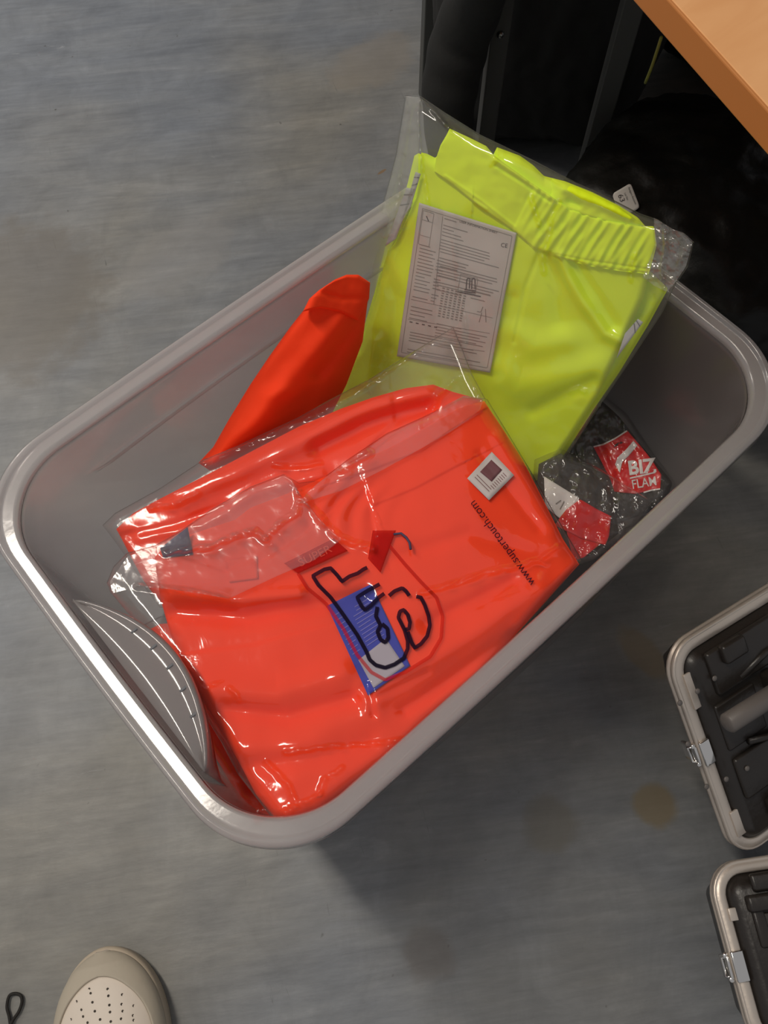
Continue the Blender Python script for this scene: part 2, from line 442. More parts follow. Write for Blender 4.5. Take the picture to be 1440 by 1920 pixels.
streak = ramp(noise_n(1.0, ang, (4.2, 19, 1), 8, .8, .64).outputs[0], [(.28, (.145, .152, .158)), (.48, (.182, .189, .192)), (.62, (.205, .210, .208)), (.80, (.29, .29, .285))])
fine = ramp(noise_n(1.0, ang, (14, 120, 1), 6, .3, .7).outputs[0], [(.35, (.90, .90, .90)), (.65, (1.08, 1.08, 1.08))])
c = mix(1.0, streak.outputs[0], fine.outputs[0], 'MULTIPLY')
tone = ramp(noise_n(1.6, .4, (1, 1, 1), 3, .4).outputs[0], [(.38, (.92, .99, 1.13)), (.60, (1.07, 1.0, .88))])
mott = ramp(noise_n(13, .7, (1, 1.3, 1), 7, .6, .68).outputs[0], [(.34, (.88, .88, .88)), (.66, (1.10, 1.10, 1.10))])
c = mix(1.0, c, mott.outputs[0], 'MULTIPLY')
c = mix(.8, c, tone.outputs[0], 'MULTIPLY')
white = ramp(noise_n(1.0, ang + .05, (22, 150, 1), 5, .8, .6).outputs[0], [(.66, (0, 0, 0)), (.76, (1, 1, 1))])
wm = ramp(noise_n(5, 0, (1, 1, 1), 2).outputs[0], [(.5, (0, 0, 0)), (.65, (.5, .5, .5))])
c = mix(mix(1.0, white.outputs[0], wm.outputs[0], 'MULTIPLY'), c, (.42, .43, .44))
scuff = ramp(noise_n(1.0, ang + math.pi / 2 + .15, (14, 190, 1), 5, 1.0, .6).outputs[0], [(.24, (1, 1, 1)), (.33, (0, 0, 0))])
sm_ = ramp(noise_n(4, 1.0, (1, 1, 1), 2).outputs[0], [(.45, (0, 0, 0)), (.58, (.85, .85, .85))])
c = mix(mix(1.0, scuff.outputs[0], sm_.outputs[0], 'MULTIPLY'), c, (.075, .075, .075))
spots = ramp(noise_n(55, 0, (1, 1, 1), 2).outputs[0], [(.20, (1, 1, 1)), (.26, (0, 0, 0))])
c = mix(spots.outputs[0], c, (.06, .055, .05))
def stain_tone(c, px, py, rx, col, amt, sx=1.0, sy=1.0):
    p = at(px, py, 0)
    vm = N(nt, 'ShaderNodeVectorMath', operation='SUBTRACT'); vm.inputs[1].default_value = tuple(p)
    L(nt, tc.outputs['Object'], vm.inputs[0])
    vs = N(nt, 'ShaderNodeVectorMath', operation='MULTIPLY'); vs.inputs[1].default_value = (sx / rx, sy / rx, 0); L(nt, vm.outputs[0], vs.inputs[0])
    ln = N(nt, 'ShaderNodeVectorMath', operation='LENGTH'); L(nt, vs.outputs[0], ln.inputs[0])
    nz = noise_n(26, 0, (1, 1, 1), 4)
    ad = N(nt, 'ShaderNodeMath', operation='MULTIPLY_ADD'); ad.inputs[1].default_value = .9; L(nt, nz.outputs[0], ad.inputs[0]); L(nt, ln.outputs['Value'], ad.inputs[2])
    rp = ramp(ad.outputs[0], [(0.0, (amt, amt, amt)), (1.0, (0, 0, 0))]); rp.color_ramp.interpolation = 'EASE'
    rp.color_ramp.elements[0].position = .72; rp.color_ramp.elements[1].position = 1.0
    hf = N(nt, 'ShaderNodeMath', operation='MULTIPLY'); hf.inputs[1].default_value = .62; L(nt, ad.outputs[0], hf.inputs[0]); L(nt, hf.outputs[0], rp.inputs[0])
    return mix(rp.outputs[0], c, col)
c = stain_tone(c, 1228, 1510, .024, (.19, .145, .075), .75)
c = stain_tone(c, 1205, 1225, .030, (.19, .150, .095), .65, 1.6, .8)
c = stain_tone(c, 1035, 1545, .030, (.15, .135, .10), .55)
c = stain_tone(c, 700, 115, .090, (.23, .20, .16), .5, 1, 1.6)
c = stain_tone(c, 330, 480, .085, (.26, .25, .235), .35, .8, 1.4)
c = stain_tone(c, 805, 1790, .028, (.12, .10, .085), .45)
c = stain_tone(c, 0, 560, .16, (.13, .115, .095), .60)  # broad darker brown area at the left border
c = stain_tone(c, 716, 322, .006, (.22, .14, .07), .9, .6, 2.0)
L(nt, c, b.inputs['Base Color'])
ro = ramp(noise_n(9, .3, (1, 1, 1), 6).outputs[0], [(.3, (.38, .38, .38)), (.7, (.56, .56, .56))]); L(nt, ro.outputs[0], b.inputs['Roughness'])
bp = N(nt, 'ShaderNodeBump'); bp.inputs['Strength'].default_value = .25; bp.inputs['Distance'].default_value = .0012
L(nt, noise_n(30, ang, (1, 3, 1), 6).outputs[0], bp.inputs['Height']); L(nt, bp.outputs[0], b.inputs['Normal'])
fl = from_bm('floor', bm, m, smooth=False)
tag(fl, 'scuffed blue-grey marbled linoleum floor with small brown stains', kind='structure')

# ================================================================== THE CRATE
HC = 0.36
def rr_points(a, b_, r, n_c=22, n_x=46, n_y=30):
    """rounded rectangle, counter-clockwise, fixed count"""
    P = []
    def arc(cx, cy, a0):
        for i in range(n_c): t = a0 + math.pi / 2 * i / n_c; P.append((cx + r * math.cos(t), cy + r * math.sin(t)))
    def line(p, q, n):
        for i in range(n): P.append((p[0] + (q[0] - p[0]) * i / n, p[1] + (q[1] - p[1]) * i / n))
    line((a, -b_ + r), (a, b_ - r), n_y); arc(a - r, b_ - r, 0)
    line((a - r, b_), (-a + r, b_), n_x); arc(-a + r, b_ - r, math.pi / 2)
    line((-a, b_ - r), (-a, -b_ + r), n_y); arc(-a + r, -b_ + r, math.pi)
    line((-a + r, -b_), (a - r, -b_), n_x); arc(a - r, -b_ + r, 1.5 * math.pi)
    return np.array(P)
def inset_at(z): return .0175 + .0185 * (1 - z / .352)
def crate_ring(d, z):
    P = rr_points(.30 - d, .20 - d, .076 - d * .5)
    x, y = P[:, 0].copy(), P[:, 1].copy()
    bow = .0035
    bul = .0225 * math.sin(math.pi * min(1, max(0, z / .352))) ** 1.2
    fy = np.clip(1 - (x / .30) ** 2, 0, 1); fx = np.clip(1 - (y / .20) ** 2, 0, 1)
    ny = np.clip((np.abs(y) - .10) / .09, 0, 1); nx = np.clip((np.abs(x) - .19) / .10, 0, 1)
    y += np.sign(y) * ny * fy * (bow + bul); x += np.sign(x) * nx * fx * (bow + bul * .2)
    return np.stack([x, y, np.full_like(x, z)], -1)
crate = thing('storage_crate', 'large clear frosted plastic storage crate with rounded corners and rolled rim, standing on the floor', 'storage crate')
zs = sorted(set(np.round(np.linspace(.012, .345, 30), 4)) | set(np.round(np.linspace(.283, .303, 11), 4)))
def loft(name, rings, m, parent, closed=False, cap0=False, cap1=False):
    n = len(rings[0]); v = np.concatenate(rings); f = []
    R_ = len(rings)
    for i in range(R_ if closed else R_ - 1):
        j = (i + 1) % R_
        for k in range(n): l = (k + 1) % n; f.append((i * n + k, i * n + l, j * n + l, j * n + k))
    if cap0: f.append(tuple(range(n - 1, -1, -1)))
    if cap1: f.append(tuple((R_ - 1) * n + k for k in range(n)))
    return from_py(name, v, f, m, parent)
def wall_ring(z, out=0.0):
    r = crate_ring(inset_at(z) - out, z)
    # moulded horizontal ledge in the long walls
    g = math.exp(-((z - .2925) / .0028) ** 2) * .0048
    x, y = r[:, 0], r[:, 1]
    k = (np.abs(y) > .14) * np.clip((.200 - np.abs(x)) / .008, 0, 1)
    r[:, 1] -= np.sign(y) * k * g
    return r
inner = [wall_ring(z) for z in reversed(zs)]
outer = [wall_ring(z, .0018) for z in zs]
base_in = [crate_ring(.0370, .006), crate_ring(.0435, .0025)]
base_out = [crate_ring(.0430, .0004), crate_ring(.0350, .004)]
rings = [crate_ring(.0172, .352)] + inner + base_in
loft('crate_wall', rings + base_out[:1] + base_out[1:] + outer + [crate_ring(.0154, .352)], M['crate'], crate, closed=True)
bb = loft('crate_base', [crate_ring(.0435, .0006), crate_ring(.0435, .0026)], M['crate'], crate, cap0=True, cap1=True)
prof = [(.0176, .3515), (.0166, .3560), (.0153, .3580), (.0144, .3586), (.0141, .3586), (.0074, .3586), (.0071, .3586), (.0062, .3592), (.0052, .3612), (.0036, .3622), (.0018, .3618),
        (.0004, .3604), (0, .3580), (-.0003, .3460), (.0006, .3445), (.0016, .3456), (.0018, .3540), (.0040, .3566), (.0120, .3564), (.0148, .3530), (.0156, .3500)]
loft('crate_rim', [crate_ring(d, z) for d, z in prof], M['rim'], crate, closed=True)
# grip recess on the left short side
def grip_pts(k, z, n=41, y0=-.108, y1=.063):
    P = []
    for i in range(n):
        t = i / (n - 1); y = y0 + (y1 - y0) * t
        P.append((-.2815 + k * math.sin(math.pi * t) ** .8 - (1 - z / .352) * .007, y, z))
    return P
v = []; f = []; n = 41
prof_g = [(0.0, .3520), (.010, .3500), (.022, .3485), (.029, .3480), (.0312, .3497), (.0332, .3498), (.0346, .3475), (.0343, .330), (.029, .308), (.018, .285), (.004, .262), (-.003, .254)]
for k, z in prof_g: v += grip_pts(k, z)
for i in range(len(prof_g) - 1):
    for j in range(n - 1): f.append((i * n + j, i * n + j + 1, (i + 1) * n + j + 1, (i + 1) * n + j))
g = from_py('hand_grip', v, f, frosted('frosted_grip', .12, .30, 1.4, (.50, .47, .46), .12), crate)
so = g.modifiers.new('thickness', 'SOLIDIFY'); so.thickness = .0016
for t in (.30, .42, .54, .66, .78):
    y = .063 - (.171) * t
    k = .0268 * math.sin(math.pi * (1 - t)) ** .8
    bm = bmesh.new(); box_bm(bm, (-.2815 + k, y, .3497), (.0066, .0024, .0016), 0, .0007)
    s_ = from_bm('grip_slot', bm, M['seam'], crate)

# ================================================================== GARMENTS
ORB = 'orange trousers'
# ---- orange front trousers in printed bag
S1 = Surf((520, 1535, .304), (1085, 1055, .288), (290, 1045, .300))
def relief1(px, py):
    h = .0035 * fbm(px, py, 190, 1.3, 3)
    wb = [(293, 1075), (330, 1040), (430, 1045), (500, 1050), (560, 1000), (640, 960), (700, 935), (790, 890), (860, 850), (915, 800)]
    d, s = dist_poly(px, py, wb)
    gat = np.exp(-(((px - 640) / 75) ** 2 + ((py - 945) / 62) ** 2))
    ga = (px * .80 + py * .35)
    h = h + 0.0016 * gat * np.sin(ga / 5.2 + 1.5 * np.sin(py / 21))
    h = h + step(px, py, [(690, 915), (700, 948), (780, 915), (860, 872), (868, 868)], 2.2, .0016, 50)      # pocket edge
    h = h + step(px, py, [(705, 1000), (695, 945), (680, 900)], 2.5, -.0020, 30)
    h = h + step(px, py, [(640, 900), (700, 880), (790, 845), (850, 805), (905, 770)], 2.4, .0022, 40)     # waistband lower seam
    h = h + step(px, py, [(378, 1222), (470, 1210), (540, 1190), (622, 1169)], 3.0, -.0020, 60)
    h = h + step(px, py, [(300, 1030), (350, 1048), (420, 1072), (470, 1052), (480, 1062), (560, 1010), (590, 985)], 2.5, -.0022, 40)
    h = h + ridge(px, py, [(320, 1110), (440, 1122), (560, 1112)], 17, .0062)
    h = h - ridge(px, py, [(330, 1152), (460, 1160), (600, 1135), (680, 1120)], 19, .0075)
    h = h + ridge(px, py, [(400, 1290), (520, 1300), (640, 1262)], 26, .0055) - ridge(px, py, [(420, 1330), (540, 1345), (660, 1310)], 16, .004)
    h = h + ridge(px, py, [(700, 1300), (790, 1250), (900, 1180), (1010, 1100)], 24, .006) - ridge(px, py, [(760, 1330), (860, 1265), (960, 1190)], 14, .004) - ridge(px, py, [(800, 1170), (880, 1130), (960, 1090)], 14, .004)
    h = h - ridge(px, py, [(690, 1285), (700, 1340)], 7, .0026)
    h = h - ridge(px, py, [(730, 1050), (880, 1000), (1000, 1040), (1060, 1050)], 16, .0028)
    h = h - ridge(px, py, [(900, 850), (960, 930), (1010, 990)], 10, .0022) + ridge(px, py, [(935, 820), (985, 900), (1040, 990)], 14, .003)
    h = h - ridge(px, py, [(680, 1290), (700, 1310), (800, 1260)], 8, .0018)
    h = h + ridge(px, py, [(430, 1400), (560, 1390), (700, 1330)], 26, .003) - ridge(px, py, [(450, 1440), (600, 1420), (690, 1390)], 18, .003)
    return h
E1 = ([(290, 1045), (312, 1020), (340, 1008), (440, 975), (470, 952), (540, 925), (640, 880), (740, 835), (800, 800), (860, 765), (908, 752)],
      [(908, 752), (940, 800), (980, 862), (1020, 940), (1055, 1010), (1086, 1058)],
      [(518, 1535), (545, 1540), (600, 1520), (760, 1400), (900, 1265), (1086, 1058)],
      [(290, 1045), (300, 1120), (320, 1190), (350, 1260), (382, 1318), (420, 1380), (447, 1427), (480, 1490), (518, 1535)])
g1 = thing('folded_trousers', 'bright orange folded trousers in the frontmost clear bag, under the printed logo', 'trousers', tuple(at(700, 1150, .25)))
pad('trouser_cloth', S1, E1, relief1, .030, 250, 210, M['orange'], g1, .045, .05)
def top1(off=0.0): return lambda px, py: .0150 + relief1(px, py) + off
# drawcord end and navy lining
sheet('waist_lining', S1, ([(300, 1028), (352, 988)], [(352, 988), (362, 1040)], [(306, 1046), (362, 1040)], [(300, 1028), (306, 1046)]), top1(.0012), 8, 8, M['navy'], g1)
sheet('belt_loop', S1, ([(424, 1050), (482, 1042)], [(482, 1042), (484, 1085)], [(430, 1092), (484, 1085)], [(424, 1050), (430, 1092)]), top1(.0016), 10, 10, M['orange'], g1, thick=.001)
tube('drawcord', [S1.pos(np.array(x), np.array(y), np.array(.0175 + k * .001)) for k, (x, y) in enumerate([(738, 1002), (752, 1000), (762, 1008), (768, 1018), (770, 1030)])], .0011, M['navy'], g1)
# care card
cc = [(613, 1136), (696, 1095), (769, 1248), (690, 1304)]
sheet('care_card', S1, quad(cc), top1(.0022), 24, 30, M['blue'], g1)
def lerpq(q, u, v_): 
    q = np.array(q, float); return tuple((1 - v_) * ((1 - u) * q[0] + u * q[1]) + v_ * ((1 - u) * q[3] + u * q[2]))
sheet('care_card_panel', S1, quad([lerpq(cc, .12, .64), lerpq(cc, .80, .60), lerpq(cc, .90, .97), lerpq(cc, .16, .97)]), top1(.0026), 14, 12, M['bluew'], g1)
lines = []
for k in range(11):
    v_ = .14 + k * .042; lines.append([lerpq(cc, .40 if k > 1 else .5, v_), lerpq(cc, .80 - .12 * (k % 3 == 2), v_ - .01)])
for k in range(9):
    v_ = .12 + k * .055; lines.append([lerpq(cc, .06, v_), lerpq(cc, .24, v_ - .005)])
ribbon('care_card_text', S1, top1(.0027), lines, 1.5, M['bluetext'], g1)
# bag 1
def crease1(px, py):
    h = .0007 * fbm(px, py, 85, 7.7, 3, ridged=True)
    h += sharp(px, py, [(310, 1035), (345, 1030), (400, 1025), (432, 1008), (465, 998), (478, 995), (498, 1012)], 9, .0075)
    h += sharp(px, py, [(498, 1012), (520, 985), (555, 962), (562, 940), (560, 920)], 9, .0075)
    h += sharp(px, py, [(560, 920), (610, 985), (640, 1010), (700, 1030)], 10, .005)
    h += sharp(px, py, [(790, 1112), (850, 1095), (920, 1072), (980, 1060), (1010, 1050), (1045, 1025)], 8, .006)
    h += sharp(px, py, [(995, 1052), (1010, 1051), (1028, 1060)], 5, .004)
    h += sharp(px, py, [(258, 1098), (300, 1102), (360, 1110), (425, 1122)], 8, .006)
    h += sharp(px, py, [(535, 1412), (610, 1400), (700, 1395), (760, 1385)], 7, .005)
    h += sharp(px, py, [(430, 1290), (442, 1300), (447, 1312)], 7, .004) + sharp(px, py, [(500, 1430), (540, 1470), (552, 1500)], 8, .005)
    h += sharp(px, py, [(525, 1530), (560, 1508), (600, 1490)], 9, .006) + sharp(px, py, [(600, 1490), (610, 1460), (640, 1440)], 8, .004)
    h += sharp(px, py, [(640, 880), (665, 862), (690, 850)], 12, .007) + sharp(px, py, [(380, 1290), (415, 1280)], 6, .003)
    return h
film1_base = lambda px, py: lift(relief1(px, py), .6) + crease1(px, py)
F1 = ([(200, 1092), (212, 1062), (238, 1036), (290, 1022), (330, 1000), (400, 952), (470, 912), (532, 888), (560, 905), (600, 900), (650, 862), (725, 812), (800, 778), (870, 742), (914, 748)],
      [(914, 748), (955, 815), (1000, 890), (1045, 970), (1092, 1050)],
      [(516, 1542), (560, 1545), (610, 1524), (770, 1405), (905, 1275), (1092, 1050)],
      [(200, 1092), (206, 1110), (240, 1150), (280, 1200), (330, 1260), (372, 1322), (415, 1392), (445, 1450), (516, 1542)])
b1 = thing('garment_bag', 'frontmost clear plastic garment bag, printed with a red shield logo and a web address', 'bag', tuple(at(700, 1150, .24)))
pad('film_skin', S1, F1, film1_base, .0350, 260, 220, M['film'], b1, .05, .05, back=-.0165)
ft = lambda off: (lambda px, py: .0180 + lift(relief1(px, py), .6) + crease1(px, py) + off)
def flap_h(base, seed, lo): return lambda px, py: lo + base(px, py) + .0011 * fbm(px, py, 48, seed, 3, ridged=True)
fb1 = lambda px, py: lift(relief1(px, py), .6) + crease1(px, py)
sheet('film_flap', S1, ([(206, 1090), (240, 1042), (292, 1026), (340, 996), (404, 954), (470, 916), (532, 891)], [(532, 891), (548, 900), (562, 926), (600, 975), (640, 1012)],
      [(212, 1112), (262, 1100), (330, 1106), (430, 1122), (520, 1080), (590, 1050), (640, 1012)], [(206, 1090), (208, 1100), (212, 1112)]), flap_h(fb1, 5.1, .0205), 120, 70, M['film2'], b1, thick=.0004)
sheet('film_flap', S1, ([(596, 906), (652, 864), (727, 814), (802, 780), (868, 742), (908, 746)], [(908, 746), (900, 768), (880, 785)],
      [(560, 945), (640, 920), (720, 880), (800, 835), (850, 806), (880, 785)], [(596, 906), (575, 925), (560, 945)]), flap_h(fb1, 9.4, .0200), 110, 36, M['film2'], b1, thick=.0004)
cs = lambda pts: [(480 + x * .2917, 980 + y * .2917) for x, y in pts]
ribbon('logo_letters', S1, ft(.0004), [cs(q) for q in (
    [(715, 288), (690, 300), (655, 325), (600, 345), (553, 378), (520, 335), (480, 292), (440, 300), (365, 342), (400, 400), (480, 480), (560, 590), (650, 720), (710, 830), (730, 880), (770, 915), (830, 932), (890, 910), (950, 870), (975, 810), (975, 760), (955, 690), (915, 610), (925, 570), (950, 560), (975, 590), (990, 640), (985, 680), (955, 690)],
    [(975, 700), (1000, 770), (1020, 805), (1060, 780), (1100, 730), (1118, 660), (1110, 600), (1085, 530), (1060, 480), (1030, 475)],
    [(855, 470), (890, 440), (940, 420), (965, 440), (985, 470)],
    [(795, 395), (720, 435), (650, 480), (680, 540), (700, 560), (740, 530), (790, 480), (825, 455)],
    [(780, 540), (770, 600), (800, 660), (780, 700), (800, 750), (830, 770), (850, 740), (845, 680), (810, 650)])], 7.2, M['black'], b1)
ribbon('shield_outline', S1, ft(.0003), [cs([(270, 325), (330, 420), (450, 520), (560, 680), (650, 850), (740, 960), (830, 1010), (960, 960), (1120, 860), (1190, 740), (1200, 600), (1160, 480), (1060, 380), (960, 270), (860, 150)])], 6.5, M['red'], b1)
sheet('shield_band', S1, quad(cs([(180, 262), (500, 100), (590, 180), (270, 325)])), ft(.0002), 20, 8, M['red'], b1, thick=.0002)
sheet('shield_band', S1, quad(cs([(750, 50), (900, 50), (800, 320), (720, 230)])), ft(.0002), 8, 20, M['red'], b1, thick=.0002)
text('band_lettering', S1, ft(.0005), 'SUPER', cs([(285, 285)])[0], (320, -155), 22, M['redtext'], b1, 1.1)
text('web_address', S1, ft(.0005), 'www.supertouch.com', (1004, 1092), (-112, -152), 22.5, M['black'], b1, .96)
sq = [(922, 847), (964, 891), (917, 938), (876, 897)]
sheet('sticker', S1, quad(sq), ft(.0006), 8, 8, M['sticker'], b1, thick=.0003)
sheet('sticker_print', S1, quad([lerpq(sq, .16, .16), lerpq(sq, .62, .14), lerpq(sq, .64, .58), lerpq(sq, .16, .62)]), ft(.0009), 6, 6, M['mauve'], b1, thick=.0002)
ribbon('sticker_text', S1, ft(.0010), [[lerpq(sq, .70, .18 + .035 * i * 2), lerpq(sq, .86, .18 + .035 * i * 2)] for i in range(8)] + [[lerpq(sq, .15, .74 + .08 * i), lerpq(sq, .8, .74 + .08 * i)] for i in range(2)], 1.2, M['mauve'], b1)

# ---- orange second trousers behind
S2 = Surf((215, 990, .250), (870, 725, .275), (650, 1200, .232))
def relief2(px, py):
    h = .003 * fbm(px, py, 160, 4.1, 3)
    h += ridge(px, py, [(330, 930), (430, 890), (560, 830), (700, 760), (800, 735)], 22, .008)
    h -= ridge(px, py, [(600, 840), (680, 800), (745, 778), (800, 765)], 18, .011)
    h += ridge(px, py, [(260, 1000), (380, 985), (480, 920), (600, 890)], 14, .004)
    h -= ridge(px, py, [(230, 1005), (330, 985), (420, 950)], 9, .004)
    h -= step(px, py, [(735, 745), (740, 790), (700, 830)], 4, .003, 30)
    return h
E2 = ([(218, 992), (250, 962), (300, 935), (400, 884), (480, 842), (560, 800), (640, 766), (700, 745), (760, 728), (812, 721), (850, 735), (905, 750)],
      [(905, 750), (900, 800), (880, 860), (860, 900)],
      [(300, 1130), (420, 1130), (560, 1080), (700, 1010), (800, 950), (860, 900)],
      [(218, 992), (228, 1010), (246, 1045), (270, 1090), (300, 1130)])
g2 = thing('folded_trousers', 'orange folded trousers in the clear bag just behind the printed one', 'trousers', tuple(at(560, 950, .22)))
pad('trouser_cloth', S2, E2, relief2, .024, 220, 110, M['orange'], g2, .04, .12)
def film2f(px, py):
    h = lift(relief2(px, py), .7) + .0007 * fbm(px, py, 75, 2.2, 3, ridged=True)
    h += sharp(px, py, [(370, 870), (440, 840), (560, 790), (600, 775), (690, 722), (720, 700), (760, 675), (840, 622)], 8, .005)
    h += sharp(px, py, [(285, 953), (330, 946), (370, 925)], 7, .006) + sharp(px, py, [(515, 872), (560, 874), (600, 868)], 6, .007)
    h += sharp(px, py, [(795, 800), (810, 770), (822, 738), (850, 715), (865, 705)], 9, .007) + sharp(px, py, [(850, 620), (870, 670), (885, 710), (905, 750)], 8, .004)
    return h
F2 = ([(192, 985), (215, 962), (300, 915), (380, 862), (440, 838), (560, 782), (620, 748), (690, 712), (760, 668), (850, 613)],
      [(850, 613), (868, 655), (885, 700), (912, 750), (900, 830), (870, 905)],
      [(300, 1140), (420, 1140), (560, 1090), (700, 1020), (800, 960), (870, 905)],
      [(192, 985), (215, 1015), (240, 1050), (270, 1100), (300, 1140)])
b2 = thing('garment_bag', 'clear plastic garment bag with a pointed corner rising over the white leaflet', 'bag', tuple(at(560, 950, .21)))
pad('film_skin', S2, F2, film2f, .0290, 230, 120, M['film2'], b2, .03, .10, back=-.013)

# ---- loose rolled orange garment against the far wall
S3 = Surf((640, 518, .335), (380, 860, .235), (690, 720, .215))
def relief3(px, py):
    h = .003 * fbm(px, py, 110, 9.1, 3)
    h += ridge(px, py, [(640, 600), (560, 700), (470, 800), (400, 860)], 26, .012)
    h -= ridge(px, py, [(668, 600), (640, 640), (600, 700)], 14, .006)
    h += ridge(px, py, [(500, 740), (560, 735), (620, 700)], 16, .003)
    return h
E3 = ([(572, 578), (600, 560), (640, 552), (690, 560)],
      [(690, 560), (680, 640), (650, 720), (610, 800), (560, 880)],
      [(372, 868), (420, 900), (500, 910), (560, 880)],
      [(572, 578), (545, 612), (505, 668), (470, 720), (430, 785), (400, 838), (372, 868)])
g3 = thing('rolled_garment', 'loose rolled orange garment with a turned-over cuff, against the far wall of the crate', 'garment', tuple(at(540, 720, .25)))
pad('rolled_sleeve', S3, E3, relief3, .036, 90, 140, M['orange'], g3, .40, .05)
pad('turned_cuff', S3, ([(598, 544), (628, 524), (650, 515), (672, 515), (694, 530)], [(694, 530), (692, 560), (672, 602)],
                        [(568, 584), (600, 578), (636, 586), (672, 602)], [(598, 544), (580, 560), (568, 584)]),
    lambda px, py: .002 * fbm(px, py, 60, 2.1, 3) - ridge(px, py, [(600, 548), (640, 560), (690, 560)], 6, .002), .016, 60, 50, M['orange'], g3, .20, .09, base=.0215)

# ---- orange garment lower in the crate by the grip
S0 = Surf((300, 1250, .175), (480, 1520, .215), (560, 1200, .16))
E0 = ([(262, 1190), (300, 1170), (420, 1160), (600, 1180)], [(600, 1180), (660, 1300), (700, 1420)],
      [(480, 1545), (520, 1530), (600, 1480), (700, 1420)], [(262, 1190), (300, 1260), (350, 1340), (410, 1430), (450, 1500), (480, 1545)])
def relief0(px, py):
    h = .006 * fbm(px, py, 90, 5.5, 3)
    h -= ridge(px, py, [(330, 1270), (380, 1330), (440, 1420), (470, 1480)], 10, .010)
    h += ridge(px, py, [(330, 1290), (380, 1380), (430, 1450)], 14, .008)
    h += step(px, py, [(400, 1440), (440, 1460), (480, 1470)], 4, .006, 40)
    return h
g0 = thing('folded_trousers', 'orange folded trousers lowest in the crate, below the moulded hand grip', 'trousers', tuple(at(450, 1350, .15)))
pad('trouser_cloth', S0, E0, relief0, .040, 90, 110, M['orange'], g0, .10, .10)
b0 = thing('garment_bag', 'clear plastic garment bag lowest in the crate, crumpled beside the moulded hand grip', 'bag', tuple(at(450, 1350, .14)))
pad('film_skin', S0, ([(250, 1180), (300, 1155), (420, 1150), (610, 1175)], [(610, 1175), (670, 1300), (708, 1424)],
      [(476, 1550), (520, 1538), (604, 1488), (708, 1424)], [(250, 1180), (292, 1262), (345, 1345), (402, 1435), (440, 1500), (476, 1550)]),
    lambda px, py: relief0(px, py) + .004 * fbm(px, py, 45, 8.8, 4, ridged=True) + .002, .046, 110, 130, M['film2'], b0, .08, .08)

# ---- yellow trousers in bag
SY = Surf((1020, 895, .165), (845, 243, .425), (1228, 425, .415))
yg = thing('folded_trousers', 'fluorescent yellow folded trousers with an elasticated waist, upright in a clear bag', 'trousers', tuple(at(900, 700, .2)))
EYb = ([(777, 292), (785, 287), (795, 292), (1000, 372), (1210, 500), (1253, 541)],
       [(1253, 541), (1215, 610), (1160, 700), (1115, 765), (1060, 850), (1020, 898)],
       [(560, 830), (700, 900), (860, 930), (1020, 898)],
       [(777, 292), (764, 345), (742, 410), (722, 465), (700, 555), (668, 660), (610, 735), (560, 830)])
def reliefYb(px, py):
    return .003 * fbm(px, py, 120, 3.3, 3) - ridge(px, py, [(1215, 560), (1180, 620)], 7, .002)
pad('back_leg', SY, EYb, reliefYb, .018, 120, 120, M['yellow'], yg, .03, .04, base=-.012)
EYf = ([(790, 286), (800, 288), (816, 296), (822, 290), (830, 268), (843, 241), (880, 258), (912, 274), (925, 290), (932, 276), (975, 292), (1000, 310), (1020, 330), (1060, 340), (1110, 360), (1160, 385), (1196, 408), (1210, 424), (1226, 424)],
       [(1226, 424), (1231, 460), (1218, 512), (1206, 560), (1165, 650), (1122, 742), (1075, 815), (1018, 896)],
       [(566, 820), (700, 890), (860, 925), (1018, 896)],
       [(790, 286), (786, 330), (780, 370), (745, 450), (728, 470), (702, 560), (672, 655), (615, 730), (566, 820)])
def reliefY(px, py):
    h = .0040 * fbm(px, py, 170, 6.6, 3)
    h += ridge(px, py, [(1050, 485), (1065, 520), (1095, 570), (1135, 625), (1165, 640)], 13, .0045)
    h -= ridge(px, py, [(1030, 500), (1040, 540), (1050, 600)], 22, .0040)
    h -= ridge(px, py, [(1080, 500), (1120, 560), (1150, 610)], 12, .0030)
    h += ridge(px, py, [(960, 620), (1000, 650), (1060, 640)], 24, .003)
    h += ridge(px, py, [(930, 690), (970, 730), (1060, 700), (1120, 690)], 28, .0042)
    h -= ridge(px, py, [(960, 560), (940, 640), (930, 700)], 14, .0028)
    h -= ridge(px, py, [(1000, 770), (1060, 740), (1110, 715)], 14, .0030)
    h -= ridge(px, py, [(720, 500), (745, 560), (735, 650)], 14, .003) + ridge(px, py, [(700, 640), (690, 720)], 14, -.003)
    h += step(px, py, [(886, 392), (887, 372)], 1.8, .0016, 14) + ridge(px, py, [(890, 378), (912, 392)], 3, .001)
    h -= ridge(px, py, [(1013, 470), (985, 540), (965, 640)], 5, .0012)
    return h
pad('front_leg', SY, EYf, reliefY, .020, 240, 220, M['yellow'], yg, .03, .04, base=.004)
topY = lambda off: (lambda px, py: .014 + reliefY(px, py) + off)
